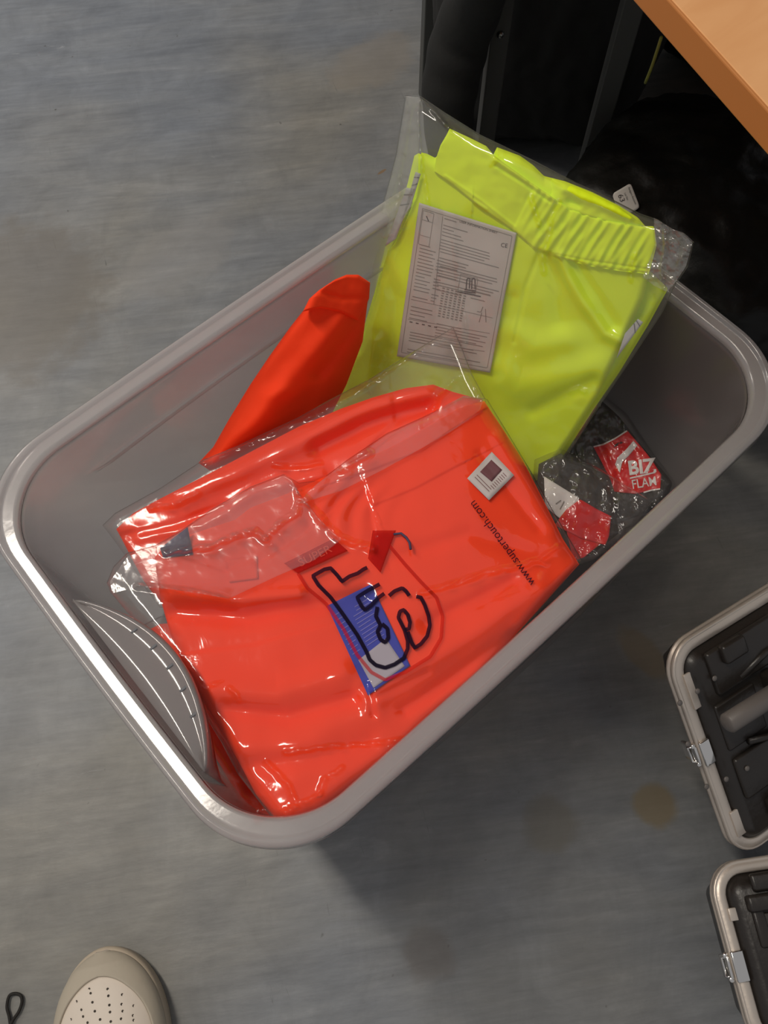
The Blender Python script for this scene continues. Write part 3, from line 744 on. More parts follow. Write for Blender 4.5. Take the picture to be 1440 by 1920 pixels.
# waistband, gathered by elastic on the right half
def reliefW(px, py):
    along = px * .90 + py * .44
    g_ = np.clip((px - 975) / 40, 0, 1) * np.clip((1222 - px) / 25, 0, 1)
    h = .0011 * g_ * (np.sin(along / 3.6 + 2.0 * np.sin(py / 23) + 1.3 * np.sin(px / 37)) + .5 * np.sin(along / 2.2 + py / 17))
    h = h + .0016 * fbm(px, py, 60, 3.9, 3)
    h += step(px, py, [(962, 432), (978, 400), (996, 362)], 1.8, -.0014, 25)
    h -= ridge(px, py, [(1005, 470), (1100, 488), (1215, 505)], 2.2, .0009)
    h += ridge(px, py, [(835, 330), (900, 374), (965, 425)], 3.0, .0008)
    h += ridge(px, py, [(930, 300), (1000, 345), (1040, 372)], 5, .002) - ridge(px, py, [(930, 312), (990, 350), (1030, 378)], 3, .0016)
    return h
EW = ([(818, 296), (826, 272), (843, 243), (925, 290), (1000, 345), (1070, 392), (1140, 414), (1200, 424), (1227, 427)],
      [(1227, 427), (1231, 460), (1216, 514)],
      [(814, 322), (850, 348), (900, 390), (968, 437), (1000, 466), (1040, 480), (1100, 498), (1160, 508), (1216, 514)],
      [(818, 296), (816, 310), (814, 322)])
pad('waistband', SY, EW, lambda px, py: reliefY(px, py) * .8 + reliefW(px, py), .006, 260, 60, M['yellow'], yg, .015, .06, base=.0155)
pad('back_waist', SY, ([(1035, 334), (1060, 342), (1110, 362), (1160, 387), (1205, 420)], [(1205, 420), (1200, 428)],
     [(1030, 372), (1070, 398), (1140, 418), (1200, 428)], [(1035, 334), (1030, 372)]),
    lambda px, py: .002 * fbm(px, py, 40, 1.9, 3) + ridge(px, py, [(1060, 355), (1120, 380), (1180, 410)], 9, .004) - ridge(px, py, [(1068, 378), (1085, 385)], 6, .004), .008, 70, 24, M['yellow'], yg, .08, .15, base=.012)
for q in ([(762, 352), (778, 354), (742, 448), (722, 462)], [(779, 322), (789, 326), (770, 388), (755, 408)], [(1196, 598), (1206, 604), (1156, 672), (1172, 625)]):
    tp = sheet('reflective_tape', SY, quad(q), lambda px, py: .0175 + 0 * px, 4, 20, M['tape'], yg, thick=.001)
    a_, b_ = lerpq(q, 0, .12), lerpq(q, 1, .12); c_, d_ = lerpq(q, 0, .30), lerpq(q, 1, .30)
    ribbon('tape_seam', SY, lambda px, py: .0179 + 0 * px, [[a_, b_], [c_, d_]], 1.8, M['seam'], tp)
# leaflet
lf = thing('instruction_leaflet', 'pale instruction leaflet of small grey print, in the bag over the yellow trousers', 'leaflet', tuple(at(850, 540, .3)))
LQ = [(786, 380), (969, 437), (919, 699), (744, 668)]
leafh = lambda px, py: .0172 + .6 * reliefY(px, py) + ridge(px, py, [(833, 395), (826, 520), (812, 640)], 9, -.0016) + ridge(px, py, [(850, 400), (850, 540), (840, 660)], 8, .0012)
lh = lambda o_: (lambda px, py: leafh(px, py) + o_)
sheet('leaflet_paper', SY, quad(LQ), leafh, 60, 60, M['paper'], lf, thick=.0003)
pl = []; rnd = random.Random(8)
def para(u0, u1, v0, v1, n, skip=.15):
    for k in range(n):
        v_ = v0 + (v1 - v0) * k / max(1, n - 1)
        if rnd.random() < skip: continue
        pl.append([lerpq(LQ, u0, v_), lerpq(LQ, u1 - (u1 - u0) * (rnd.random() ** 2) * .55, v_)])
para(.27, .52, .05, .16, 6); para(.27, .78, .19, .25, 4); para(.28, .94, .27, .47, 11, .2); para(.30, .62, .30, .52, 8, .3)
para(.07, .24, .26, .60, 16, .1); para(.26, .34, .33, .60, 14, .1); para(.07, .30, .64, .74, 5, .2)
para(.36, .90, .74, .82, 5, .1); para(.10, .88, .83, .96, 8, .25); para(.66, .88, .45, .52, 4)
ribbon('printed_lines', SY, lh(.0003), pl, 1.25, M['ink'], lf)
tl_ = []
for i in range(12):
    v_ = .50 + i * .017
    for j in range(6): tl_.append([lerpq(LQ, .36 + j * .045, v_), lerpq(LQ, .385 + j * .045, v_)])
ribbon('size_table', SY, lh(.0003), tl_, 2.0, M['ink'], lf)
bx = lambda u0, v0, u1, v1: [lerpq(LQ, u0, v0), lerpq(LQ, u1, v0), lerpq(LQ, u1, v1), lerpq(LQ, u0, v1), lerpq(LQ, u0, v0)]
ribbon('printed_frames', SY, lh(.0003), [bx(.04, .03, .96, .97), bx(.05, .04, .16, .20), bx(.05, .10, .16, .26), bx(.52, .38, .70, .49),
        [lerpq(LQ, .25, .04), lerpq(LQ, .30, .62)], [lerpq(LQ, .06, .62), lerpq(LQ, .92, .62)], [lerpq(LQ, .06, .75), lerpq(LQ, .92, .73)], [lerpq(LQ, .3, .88), lerpq(LQ, .9, .86)]], .7, M['ink'], lf)
ribbon('printed_symbol', SY, lh(.0004), [[lerpq(LQ, .60, .47), lerpq(LQ, .59, .40), lerpq(LQ, .62, .39), lerpq(LQ, .63, .46)], [lerpq(LQ, .655, .46), lerpq(LQ, .64, .39), lerpq(LQ, .67, .385), lerpq(LQ, .69, .455)],
        [lerpq(LQ, .585, .475), lerpq(LQ, .70, .465)], [lerpq(LQ, .585, .488), lerpq(LQ, .70, .478)], [lerpq(LQ, .52, .50), lerpq(LQ, .76, .495)]] +
       [[lerpq(LQ, .08 + .065 * i, .765), lerpq(LQ, .11 + .065 * i, .765)] for i in range(5)] + [[lerpq(LQ, .09, .07), lerpq(LQ, .12, .10)]], 1.8, M['inkdark'], lf)['kind'] = 'stuff'
ribbon('figure_outline', SY, lh(.0003), [[lerpq(LQ, .80, .56), lerpq(LQ, .79, .60), lerpq(LQ, .75, .60)], [lerpq(LQ, .80, .60), lerpq(LQ, .79, .67)], [lerpq(LQ, .83, .57), lerpq(LQ, .86, .66)]], 1.2, M['ink'], lf)
text('ce_mark', SY, lh(.0004), 'CE', lerpq(LQ, .865, .125), (.30, .05), 11, M['inkdark'], lf)
text('leaflet_title', SY, lh(.0004), 'USER INFORMATION SHEET', lerpq(LQ, .42, .045), (1, .31), 6.0, M['inkdark'], lf)
# bag over the yellow trousers
def filmY(px, py):
    h = lift(reliefY(px, py), .6) + .0006 * fbm(px, py, 80, 12.2, 3, ridged=True)
    edge = np.clip((px - 1225) / 30, 0, 1)
    h += edge * .006 * fbm(px, py, 26, 4.4, 3, ridged=True)
    h += sharp(px, py, [(786, 184), (800, 195), (818, 212), (830, 228), (842, 240)], 6, .004)
    h += sharp(px, py, [(783, 190), (784, 240), (790, 300), (798, 345), (805, 400)], 5, .004)
    h += sharp(px, py, [(748, 330), (750, 355), (738, 410), (725, 455)], 5, .005) + sharp(px, py, [(736, 318), (728, 350), (712, 400), (700, 460)], 6, .004)
    h += sharp(px, py, [(862, 545), (870, 585), (874, 615), (872, 645)], 5, .005) + sharp(px, py, [(850, 440), (862, 545)], 6, .002)
    h += sharp(px, py, [(995, 370), (1003, 395), (1010, 420)], 6, .006) + sharp(px, py, [(1048, 380), (1035, 400), (1030, 440), (1018, 480), (1020, 510)], 7, .006)
    h += sharp(px, py, [(1190, 478), (1182, 505), (1184, 525)], 6, .006) + sharp(px, py, [(930, 290), (920, 308), (945, 290)], 5, .004)
    h += sharp(px, py, [(1070, 735), (1085, 728), (1098, 735)], 7, .005) + sharp(px, py, [(1298, 452), (1275, 490), (1262, 530)], 8, .006)
    h += sharp(px, py, [(1245, 425), (1248, 460), (1240, 500), (1244, 540)], 6, .007)
    return h
FY = ([(760, 178), (789, 180), (830, 208), (900, 252), (1000, 300), (1080, 342), (1150, 374), (1200, 400), (1235, 412), (1262, 430), (1282, 436), (1301, 454)],
      [(1301, 454), (1290, 500), (1268, 532), (1240, 590), (1190, 665), (1122, 765), (1070, 845), (1026, 906)],
      [(556, 842), (700, 908), (860, 940), (1026, 906)],
      [(760, 178), (752, 225), (742, 290), (728, 345), (708, 410), (695, 480), (690, 560), (665, 650), (632, 690), (590, 722), (572, 760), (556, 842)])
by = thing('garment_bag', 'tall clear plastic garment bag around the yellow trousers, its open end above the crate rim', 'bag', tuple(at(900, 700, .19)))
pad('film_skin', SY, FY, filmY, .0430, 250, 240, M['filmy'], by, .05, .05, back=-.024)

sheet('film_flap', SY, ([(1226, 408), (1262, 430), (1282, 437), (1299, 455)], [(1299, 455), (1286, 500), (1266, 530), (1250, 548)],
      [(1205, 520), (1225, 535), (1250, 548)], [(1226, 408), (1228, 460), (1205, 520)]), lambda px, py: .0235 + .0045 * fbm(px, py, 36, 4.9, 3, ridged=True), 60, 80, M['filmy'], by, thick=.0004)
sheet('film_flap', SY, ([(762, 180), (787, 182)], [(787, 182), (786, 250), (784, 330), (764, 400), (738, 440)], [(706, 440), (720, 448), (738, 440)], [(762, 180), (744, 290), (728, 350), (706, 440)]),
      lambda px, py: .0225 + .0016 * fbm(px, py, 40, 7.9, 3, ridged=True), 24, 110, M['filmy'], by, thick=.0004)

# ---- dark packs with red header cards, right end
SP = Surf((1100, 780, .175), (1240, 890, .165), (1100, 1000, .150))
def reliefP(px, py): return .006 * fbm(px, py, 60, 3.2, 4) - ridge(px, py, [(1120, 830), (1150, 900), (1140, 960)], 9, .010)
pk = thing('packed_garment', 'charcoal garment pack with a red card lettered in white, right end of the crate', 'garment', tuple(at(1160, 860, .12)))
pad('charcoal_cloth', SP, ([(1060, 790), (1110, 735), (1160, 780)], [(1160, 780), (1215, 850), (1262, 905), (1245, 950)],
     [(1090, 960), (1150, 985), (1245, 950)], [(1060, 790), (1075, 880), (1090, 960)]), reliefP, .05, 60, 60, M['darkcloth'], pk, .15, .15)
hP = lambda o_: (lambda px, py: .0265 + reliefP(px, py) + .002 * fbm(px, py, 25, 2.2, 3) + o_)
card = [(1113, 838), (1176, 807), (1246, 893), (1152, 920)]
pc = sheet('header_card', SP, ([(1113, 838), (1140, 828), (1176, 807)], [(1176, 807), (1200, 835), (1222, 862), (1240, 890), (1238, 917)], [(1152, 922), (1190, 926), (1238, 917)], [(1113, 838), (1130, 870), (1145, 900), (1152, 922)]), hP(0), 40, 40, M['redcard'], pk, thick=.0012)
cz = lambda pts: [(980 + x * .2222, 720 + y * .2222) for x, y in pts]
for q in ([(598, 530), (680, 510), (780, 460), (880, 395)], [(905, 795), (1010, 772), (1120, 745)], [(1020, 915), (1090, 895), (1160, 885)]):
    ribbon('card_line', SP, hP(.0006), [cz(q)], 2.6, M['white'], pc)
sheet('card_swoosh', SP, (cz([(935, 480), (968, 520)]), cz([(968, 520), (900, 600), (840, 660), (820, 750)]), cz([(780, 680), (820, 750)]), cz([(935, 480), (870, 555), (800, 620), (780, 680)])), hP(.0006), 6, 24, M['white'], pc, thick=.0002)
text('card_lettering', SP, hP(.0008), 'BIZ', cz([(895, 765)])[0], (1.0, -.12), 36, M['white'], pc, .98, .035)
text('card_lettering', SP, hP(.0008), 'FLAM', cz([(925, 885)])[0], (1.0, -.16), 24, M['white'], pc, .82, .008)
bp1 = thing('garment_bag', 'crumpled clear bag around the charcoal pack with the red card', 'bag', tuple(at(1160, 860, .11)))
pad('film_skin', SP, ([(1045, 780), (1108, 722), (1175, 775)], [(1175, 775), (1225, 850), (1268, 905), (1250, 965)],
     [(1080, 975), (1150, 1000), (1250, 965)], [(1045, 780), (1062, 880), (1080, 975)]), lambda px, py: reliefP(px, py) * .8 + .007 * fbm(px, py, 34, 6.2, 4, ridged=True) + .003, .062, 120, 120, M['film'], bp1, .12, .12)
SQ = Surf((1030, 890, .200), (1145, 960, .190), (1060, 1060, .185))
pk2 = thing('packed_garment', 'charcoal garment pack with a white and red card, tucked beside the front orange trousers', 'garment', tuple(at(1090, 960, .15)))
reliefQ = lambda px, py: .005 * fbm(px, py, 50, 8.2, 4)
pad('charcoal_cloth', SQ, ([(1010, 870), (1050, 850), (1110, 880), (1150, 930)], [(1150, 930), (1160, 1000), (1110, 1040)],
     [(1000, 1010), (1050, 1060), (1110, 1040)], [(1010, 870), (1005, 940), (1000, 1010)]), reliefQ, .03, 50, 50, M['darkcloth'], pk2, .15, .15)
hQ = lambda o_: (lambda px, py: .017 + .8 * reliefQ(px, py) + o_)
pc2 = sheet('white_card', SQ, quad([(1020, 893), (1086, 934), (1060, 980), (1022, 950)]), hQ(.0005), 12, 12, M['white'], pk2, thick=.001)
ribbon('card_print', SQ, hQ(.0012), [[(1042, 945), (1052, 938)], [(1050, 955), (1058, 940)]], 1.6, M['ink'], pc2)
sheet('red_card', SQ, ([(1062, 955), (1088, 936), (1120, 955), (1146, 968)], [(1146, 968), (1142, 1005), (1135, 1022)], [(1040, 985), (1090, 1010), (1135, 1022)], [(1062, 955), (1050, 970), (1040, 985)]), hQ(.001), 20, 16, M['redcard'], pk2, thick=.001)
sheet('red_card', SQ, quad([(1060, 985), (1128, 1018), (1095, 1045), (1075, 1052)]), hQ(.0002), 10, 10, M['redcard'], pk2, thick=.001)
bp2 = thing('garment_bag', 'crumpled clear bag around the pack with the white and red card', 'bag', tuple(at(1090, 960, .14)))
pad('film_skin', SQ, ([(1002, 862), (1050, 840), (1115, 872), (1190, 920)], [(1190, 920), (1225, 940), (1180, 1000), (1118, 1050)],
     [(990, 1015), (1050, 1072), (1118, 1050)], [(1002, 862), (996, 940), (990, 1015)]), lambda px, py: reliefQ(px, py) * .8 + .005 * fbm(px, py, 30, 1.2, 4, ridged=True) + .002, .042, 110, 110, M['film2'], bp2, .10, .10)

# ================================================================== TABLE
TZ, TT = .64, .0185
A = at(1253, 0, TZ); B = at(1440, 208, TZ); dd = (B - A); dd[2] = 0; dd /= np.linalg.norm(dd)
nn = np.array([-dd[1], dd[0], 0]);
if nn @ (at(1440, 0, TZ) - A) < 0: nn = -nn
tb = thing('wooden_table', 'orange wood-veneer table top with a plain edge band, overhanging the dark corner', 'table', tuple(A - [0, 0, TZ - .0]))
ang_t = math.atan2(dd[1], dd[0]); ctr = A + nn * .35 - dd * .42
bm = bmesh.new(); box_bm(bm, (ctr[0], ctr[1], TZ - TT / 2), (1.4, .70 - .004, TT), ang_t, .0008)
from_bm('table_top', bm, M['wood'], tb, False)
e0 = A + nn * .0012 - dd * .42
bm = bmesh.new(); box_bm(bm, (e0[0], e0[1], TZ - TT / 2 - .0002), (1.4, .0024, TT + .0002), ang_t, .0009)
from_bm('edge_band', bm, M['edge'], tb, False)
for s_ in (-1.08, .24):
    for q_ in (.48, .66):
        p = A + dd * s_ + nn * q_
        bm = bmesh.new(); box_bm(bm, (p[0], p[1], (TZ - TT) / 2), (.04, .04, TZ - TT), ang_t, .002)
        from_bm('leg', bm, M['steel'], tb, False)

# ================================================================== DARK CORNER: rack and bin bags
rk = thing('metal_rack', 'dark grey metal rack of upright posts behind the crate', 'rack', (.74, .56, 0))
def upright(px, py, px2, wd, dist):
    d = ray(np.array(float(px)), np.array(float(py))); d[2] = 0; d /= np.linalg.norm(d[:2])
    p = EYE + d * dist
    az = math.atan2(d[1], d[0]) + .25
    bm = bmesh.new(); box_bm(bm, (p[0], p[1], .45), (.022, wd, .90), az, .0015)
    o = from_bm('post', bm, M['steel'], rk, False); return p, az
p1, a1 = upright(806, 60, 0, .024, 1.20)
p2, a2 = upright(930, 100, 0, .023, .95)
p3, a3 = upright(1160, 100, 0, .024, .93)
for z in (.03, .86):
    for q0, q1 in ((p1, p2), (p2, p3)):
        c_ = (q0 + q1) / 2; l_ = float(np.linalg.norm((q1 - q0)[:2])); bm = bmesh.new()
        box_bm(bm, (c_[0], c_[1], z), (l_, .018, .03), math.atan2(q1[1] - q0[1], q1[0] - q0[0]), .001)
        from_bm('rail', bm, M['steel'], rk, False)
dz = ray(np.array(938.), np.array(65.)); hb = EYE + dz * (.938 / np.linalg.norm(dz[:2]))
bm = bmesh.new(); bmesh.ops.create_uvsphere(bm, u_segments=12, v_segments=8, radius=.0045); bmesh.ops.translate(bm, vec=tuple(hb), verts=bm.verts)
from_bm('screw_head', bm, M['bolt'], rk)

def sack(name, c, r, seed, label, m, amp=.05, crease=.03, px=2.6, rz=0, cat='bag', flat=0.0):
    """full plastic sack: rounded body, sagging, sharp random creases"""
    bm = bmesh.new(); bmesh.ops.create_icosphere(bm, subdivisions=6, radius=1.0)
    for v in bm.verts:
        n_ = v.co.normalized()
        k = (abs(n_.x) ** px + abs(n_.y) ** px + abs(n_.z) ** px) ** (-1 / px)
        p = n_ * k
        q = p * 1.3 + Vector((seed, seed * .7, 0))
        f_ = 1 + amp * noise.noise(q) * 2 + crease * (1 - 2 * abs(noise.noise(q * 2.3))) + crease * .6 * (1 - 2 * abs(noise.noise(q * 5.1))) + crease * .3 * (1 - 2 * abs(noise.noise(q * 11)))
        p = p * f_
        v.co = (p.x * r[0], p.y * r[1], max(p.z, -1.0) * r[2])
    bmesh.ops.rotate(bm, cent=(0, 0, 0), matrix=Matrix.Rotation(rz, 3, 'Z'), verts=bm.verts)
    zmin = min(v.co.z for v in bm.verts)
    bmesh.ops.translate(bm, vec=(c[0], c[1], -zmin + .001), verts=bm.verts)
    o = from_bm(name, bm, m)
    return tag(o, label, cat)
sk1 = sack('bin_bag', (.545, .03, 0), (.165, .18, .140), 3.0, 'creased black bin bag with a white lot sticker, right behind the crate', M['blackbag'], .04, .030, 3.0, .25)
sk2 = sack('bin_bag', (.745, .475, 0), (.190, .170, .30), 8.0, 'tall black cloth sack farthest back behind the left and middle rack posts', M['blackcloth'], .04, .02, 3.2, .6)
sk3 = sack('bin_bag', (.95, -.24, 0), (.20, .19, .26), 13.0, 'shiny black bin bag under the table edge at the right border', M['blackbag'], .05, .045, 2.8, .1)
sk4 = sack('bin_bag', (1.06, .33, 0), (.14, .21, .32), 21.0, 'black cloth sack added to darken the gap between the right rack post and the table', M['blackcloth'], .04, .02, 3.0, .3)  # added sack, covers lit floor so the gap stays dark
# padded black bag slumped over the left post
pts = smooth_poly([at(*q) for q in ((915, -60, .42), (893, 0, .36), (868, 60, .31), (852, 120, .27), (842, 180, .23), (842, 250, .18), (848, 330, .12))], 40)
hd = tube('holdall', pts, [.028 + .008 * math.sin(math.pi * i / (len(pts) - 1)) + .0008 * math.sin(i * .9) for i in range(len(pts))], M['blackcloth'], None, ns=24)
tag(hd, 'rounded black padded cloth bolster leaning at the left of the rack', 'bolster')
cd = tube('cord', smooth_poly([at(*q) for q in ((1240, 70, .55), (1232, 95, .53), (1222, 125, .50), (1210, 155, .47))], 16), .0012, M['cord'])
tag(cd, 'thin olive-yellow cord hanging beside the table edge', 'cord')
# lot sticker on the bin bag
depsgraph = bpy.context.evaluated_depsgraph_get()
bpy.context.view_layer.update()
def on_bag(px, py, objs):
    best = None
    for o in objs:
        d = Vector(ray(np.array(float(px)), np.array(float(py)))).normalized()
        ok, loc, nor, idx = o.ray_cast(Vector(EYE), d)
        if ok and (best is None or (loc - Vector(EYE)).length < (best[0] - Vector(EYE)).length): best = (loc, nor)
    return best
hits = [on_bag(x, y, [sk1, sk3, sk4, sk2]) for x, y in ((1180, 345), (1150, 364), (1198, 388), (1170, 400))]
if all(hits):
    pts3 = [h[0] for h in hits]
    SL = Surf((0, 0, 0), (100, 0, 0), (0, 100, 0)); SL.o = np.array(sum(pts3, Vector()) / 4)
    nv = Vector((-.35, -.30, .89)).normalized(); SL.n = np.array(nv); SL.o = SL.o + SL.n * .012
    hz = lambda o_: (lambda px, py: o_ + 0 * px)
    ls = thing('lot_sticker', 'small white lot sticker on the black bin bag behind the yellow pack', 'sticker', tuple(SL.o))
    sheet('sticker_paper', SL, ([(1150, 364), (1152, 361), (1179, 345), (1183, 346)], [(1183, 346), (1185, 350), (1198, 384), (1198, 389)], [(1164, 405), (1167, 407), (1194, 393), (1198, 389)], [(1150, 364), (1149, 368), (1161, 402), (1164, 405)]), hz(0), 12, 12, M['lotsticker'], ls, thick=.0006)
    text('sticker_lettering', SL, hz(.0004), 'Rodgers Auctions', (1177.5, 352), (15, 36), 5.6, M['inkdark'], ls, .85)
    text('sticker_lettering', SL, hz(.0004), 'Lot No:', (1170, 362), (15, 36), 5.2, M['inkdark'], ls, .9)
    text('sticker_lettering', SL, hz(.0004), '63', (1158, 366), (15, 36), 14, M['inkdark'], ls, 1.1)

# ================================================================== FLIGHT CASES
def case(label, A_, B_, C_, depth, wd, lid_h, over=0.0, bot=.024):
    """A_ near-left ring corner, B_ the other end of its left edge, C_ a point on the side running away; all in the plane of the trim"""
    ex = B_ - A_; ln = float(np.linalg.norm(ex)); ex = ex / ln
    ey = C_ - A_; ey = ey - ex * (ey @ ex); ey /= np.linalg.norm(ey)
    nz = np.cross(ex, ey)
    if nz[2] < 0: nz = -nz
    t = thing('flight_case', label, 'case')
    fr = np.stack([ex, ey, nz], 1)
    o_ = A_ - nz * depth
    ln += over
    t.matrix_world = Matrix([[*fr[i], o_[i]] for i in range(3)] + [[0, 0, 0, 1]])
    def loc(o): o.matrix_parent_inverse = Matrix.Identity(4); return o
    def rr(i, z, r=.032):
        P = rr_points(ln / 2 - i, wd / 2 - i, max(r - i, .004), 8, 10, 10) + [ln / 2, wd / 2]
        return np.c_[P, np.full(len(P), z)]
    d = depth
    loc(loft('case_body', [rr(bot, 0), rr(bot - .004, .004), rr(.004, d - .010), rr(.001, d - .004), rr(.0035, d - .003), rr(.0035, d + .002)], M['abs'], t, cap0=True, cap1=True))
    loc(loft('aluminium_trim', [rr(.0025, d - .004), rr(-.0005, d - .0035), rr(-.0005, d - .001), rr(.0012, d), rr(.0012, d + .001), rr(-.0002, d + .002), rr(-.0002, d + .0055),
              rr(.0012, d + .0070), rr(.0020, d + .0066), rr(.0030, d + .0066), rr(.0040, d + .0074), rr(.0105, d + .0078), rr(.0118, d + .0065), rr(.0118, d)], M['alu'], t))
    z2 = d + .004 + lid_h
    loc(loft('case_lid', [rr(.0119, d), rr(.0122, d + lid_h * .55), rr(.018, z2 - .003), rr(.022, z2)], M['abs'], t, cap1=True))
    def blk(nm, u, v_, su, sv, z, h, m=M['abs'], bev=.003, rz=0):
        bm = bmesh.new(); box_bm(bm, (u * ln, v_, z + h / 2), (su * ln, sv, h), rz, min(bev, h * .45, sv * .4)); return loc(from_bm(nm, bm, m, t))
    def dot(nm, u, v_, z, r, m):
        bm = bmesh.new(); bmesh.ops.create_uvsphere(bm, u_segments=12, v_segments=8, radius=r); bmesh.ops.scale(bm, vec=(1, 1, .55), verts=bm.verts)
        bmesh.ops.translate(bm, vec=(u * ln, v_, z), verts=bm.verts); return loc(from_bm(nm, bm, m, t))
    def local(px, py, z):
        dd_ = ray(np.array(float(px)), np.array(float(py))); k = ((o_ - EYE) @ nz + z) / (dd_ @ nz); return (EYE + dd_ * k - o_) @ fr
    def latch(u):
        blk('latch', u, .006, .026 / ln, .012, d + .0070, .0035, M['chrome'], .0012)
        blk('latch_lever', u, -.0022, .020 / ln, .0035, d - .014, .020, M['chrome'], .0012)
        bm = bmesh.new(); loc(tube('latch_bow', [(u * ln - .008, -.003, d + .002), (u * ln - .008, -.0055, d - .002), (u * ln + .008, -.0055, d - .002), (u * ln + .008, -.003, d + .002)], .0013, M['chrome'], t, ns=8)); bm.free()
        dot('latch_pin', u - .010 / ln, -.003, d + .004, .003, M['chrome']); dot('latch_pin', u + .010 / ln, -.003, d + .004, .003, M['chrome'])
    return t, loc, blk, dot, local, latch, d, z2, ln
# tilted case nearer the crate
t, loc, blk, dot, local, latch, d, z2, ln = case('black flight case with grey carrying handle and aluminium trim, tilted, nearer the crate',
    at(1238, 1222, .205), at(1376, 1612, .075), at(1440, 1080, .195), .062, .26, .010, 0, .042)
blk('moulded_panel', .165, .075, .19, .085, z2 - .002, .008)
blk('moulded_panel', .165, .185, .19, .10, z2 - .002, .016)
blk('moulded_panel', .40, .050, .21, .050, z2 - .002, .005)
blk('moulded_panel', .64, .055, .19, .060, z2 - .002, .007)
blk('moulded_panel', .62, .125, .16, .045, z2 - .002, .012)
blk('moulded_panel', .30, .120, .10, .030, z2 - .002, .011)
blk('moulded_panel', .84, .13, .10, .17, z2 - .002, .010)
for u, v_ in ((.10, .060), (.90, .10)): blk('lid_block', u, v_, .08, .028, z2 + .004, .010, M['grip'] if 0 else M['abs'])
for px, py in ((1308, 1296), (1340, 1272), (1275, 1318), (1362, 1461), (1401, 1441), (1325, 1475), (1290, 1395)):
    q = local(px, py, z2 + .006); dot('rivet', q[0] / ln, q[1], q[2], .0028, M['grip'])
a_ = local(1362, 1358, z2 + .026); b_ = local(1470, 1290, z2 + .026); e_ = (b_ - a_) / np.linalg.norm(b_ - a_)
loc(tube('carrying_handle', [a_, a_ + e_ * .002, b_ - e_ * .002, b_], [.0075, .0095, .0095, .0075], M['grip'], t, ns=20))
for q in (b_ + e_ * .006,):
    bm = bmesh.new(); box_bm(bm, (q[0], q[1], z2 + .012), (.020, .014, .034), math.atan2(e_[1], e_[0]) - math.pi / 2, .004); loc(from_bm('handle_bracket', bm, M['abs'], t))
for k in (-1, 1):
    q0 = local(1395 + 8 * k, 1330 + 60 * k, z2 + .004); q1 = q0 + e_ * .07 + np.array([.012 * k, 0, 0])
    loc(tube('lid_rib', [q0, q0 * .5 + q1 * .5 + np.array([.004 * k, 0, .002]), q1], .0035, M['abs'], t, ns=8))
latch(.47)
blk('trim_plate', .20, .0135, .16, .009, d + .007, .0025, M['alu'], .0008); blk('trim_plate', .83, .0135, .12, .012, d + .007, .0025, M['alu'], .0008)
# flat case at the lower border
zr = .075
A2 = at(1318, 1622, zr); B2 = at(1416, 1985, zr); e2 = B2 - A2; C2 = A2 + np.array([-e2[1], e2[0], 0]) * (1 if -e2[1] > 0 else -1)
t, loc, blk, dot, local, latch, d, z2, ln = case('black flight case lying flat with aluminium trim, at the lower right border', A2, B2, C2, zr, .26, .010)
blk('moulded_panel', .13, .11, .10, .150, z2 - .002, .008); blk('moulded_panel', .235, .12, .09, .19, z2 - .002, .012)
blk('moulded_panel', .42, .13, .26, .19, z2 - .002, .004); blk('moulded_panel', .70, .13, .26, .19, z2 - .002, .010); blk('moulded_panel', .91, .13, .08, .19, z2 - .002, .005)
blk('lid_block', .20, .075, .07, .030, z2 + .008, .006); blk('lid_block', .36, .034, .22, .012, z2 - .002, .006)
for u, v_ in ((.78, .045), (.58, .045)): dot('rivet', u, v_, z2 + .008, .003, M['grip'])
latch(.545)
blk('trim_plate', .28, .0135, .07, .009, d + .007, .0025, M['alu'], .0008)

# ================================================================== SHOE
toe = at(200, 1776, .012); sdir = (at(200, 1776, .012) - at(216, 1990, .012)); sdir /= np.linalg.norm(sdir)
LEN = .295; sid = np.array([sdir[1], -sdir[0], 0])
shoe = thing('sneaker', 'cream leather sneaker with beige overlays and punched holes in the toe, bottom left', 'shoe', tuple(toe - sdir * LEN / 2 - [0, 0, toe[2]]))
def shoe_w(u, side):  # u: 0 toe .. 1 heel ; half-width
    base = .0535 * (1 - (1 - max(u, 0) / .30) ** 2.3) ** .52 if u < .30 else .0495 - .013 * math.sin(math.pi * (u - .30) / .5) ** 1 * (1 if side > 0 else .5) if u < .8 else .0495 * .80 - .0
    if u > .80: base = base * math.sqrt(max(0, 1 - ((u - .80) / .205) ** 2)) ** .9
    if u >= .30 and u <= .80: base = .0535 - (.0495 * .25) * (u - .3) / .5 - (.006 if side > 0 else .002) * math.sin(math.pi * (u - .3) / .5)
    return max(base, .0005)
def SP3(u, s, z): 
    curve = .008 * math.sin(math.pi * u)
    return toe * [1, 1, 0] - sdir * (u * LEN) + sid * (s + curve * .3) + np.array([0, 0, z])
def shoe_ring(z, infl, us=None, ztoe=None):
    P = []; n_ = 48
    U = [.5 - .5 * math.cos(math.pi * i / (n_ - 1)) for i in range(n_)]
    for u in U:
        uu = .5 + (u - .5) * (1 + 2 * infl / LEN); zz = z if ztoe is None else z + ztoe * max(0, 1 - u / .25) ** 2
        P.append(SP3(uu, max(.0005, shoe_w(u, 1) + infl * min(1, u * 12 + .05)), zz))
    for u in reversed(U[1:-1]):
        uu = .5 + (u - .5) * (1 + 2 * infl / LEN); zz = z if ztoe is None else z + ztoe * max(0, 1 - u / .25) ** 2
        P.append(SP3(uu, -max(.0005, shoe_w(u, -1) + infl * min(1, u * 12 + .05)), zz))
    return np.array(P)
loft('sole', [shoe_ring(0, -.004, ztoe=.006), shoe_ring(.003, 0, ztoe=.005), shoe_ring(.022, .001), shoe_ring(.027, 0), shoe_ring(.0285, -.003), shoe_ring(.0275, -.005)], M['sole'], shoe, cap0=True, cap1=True)
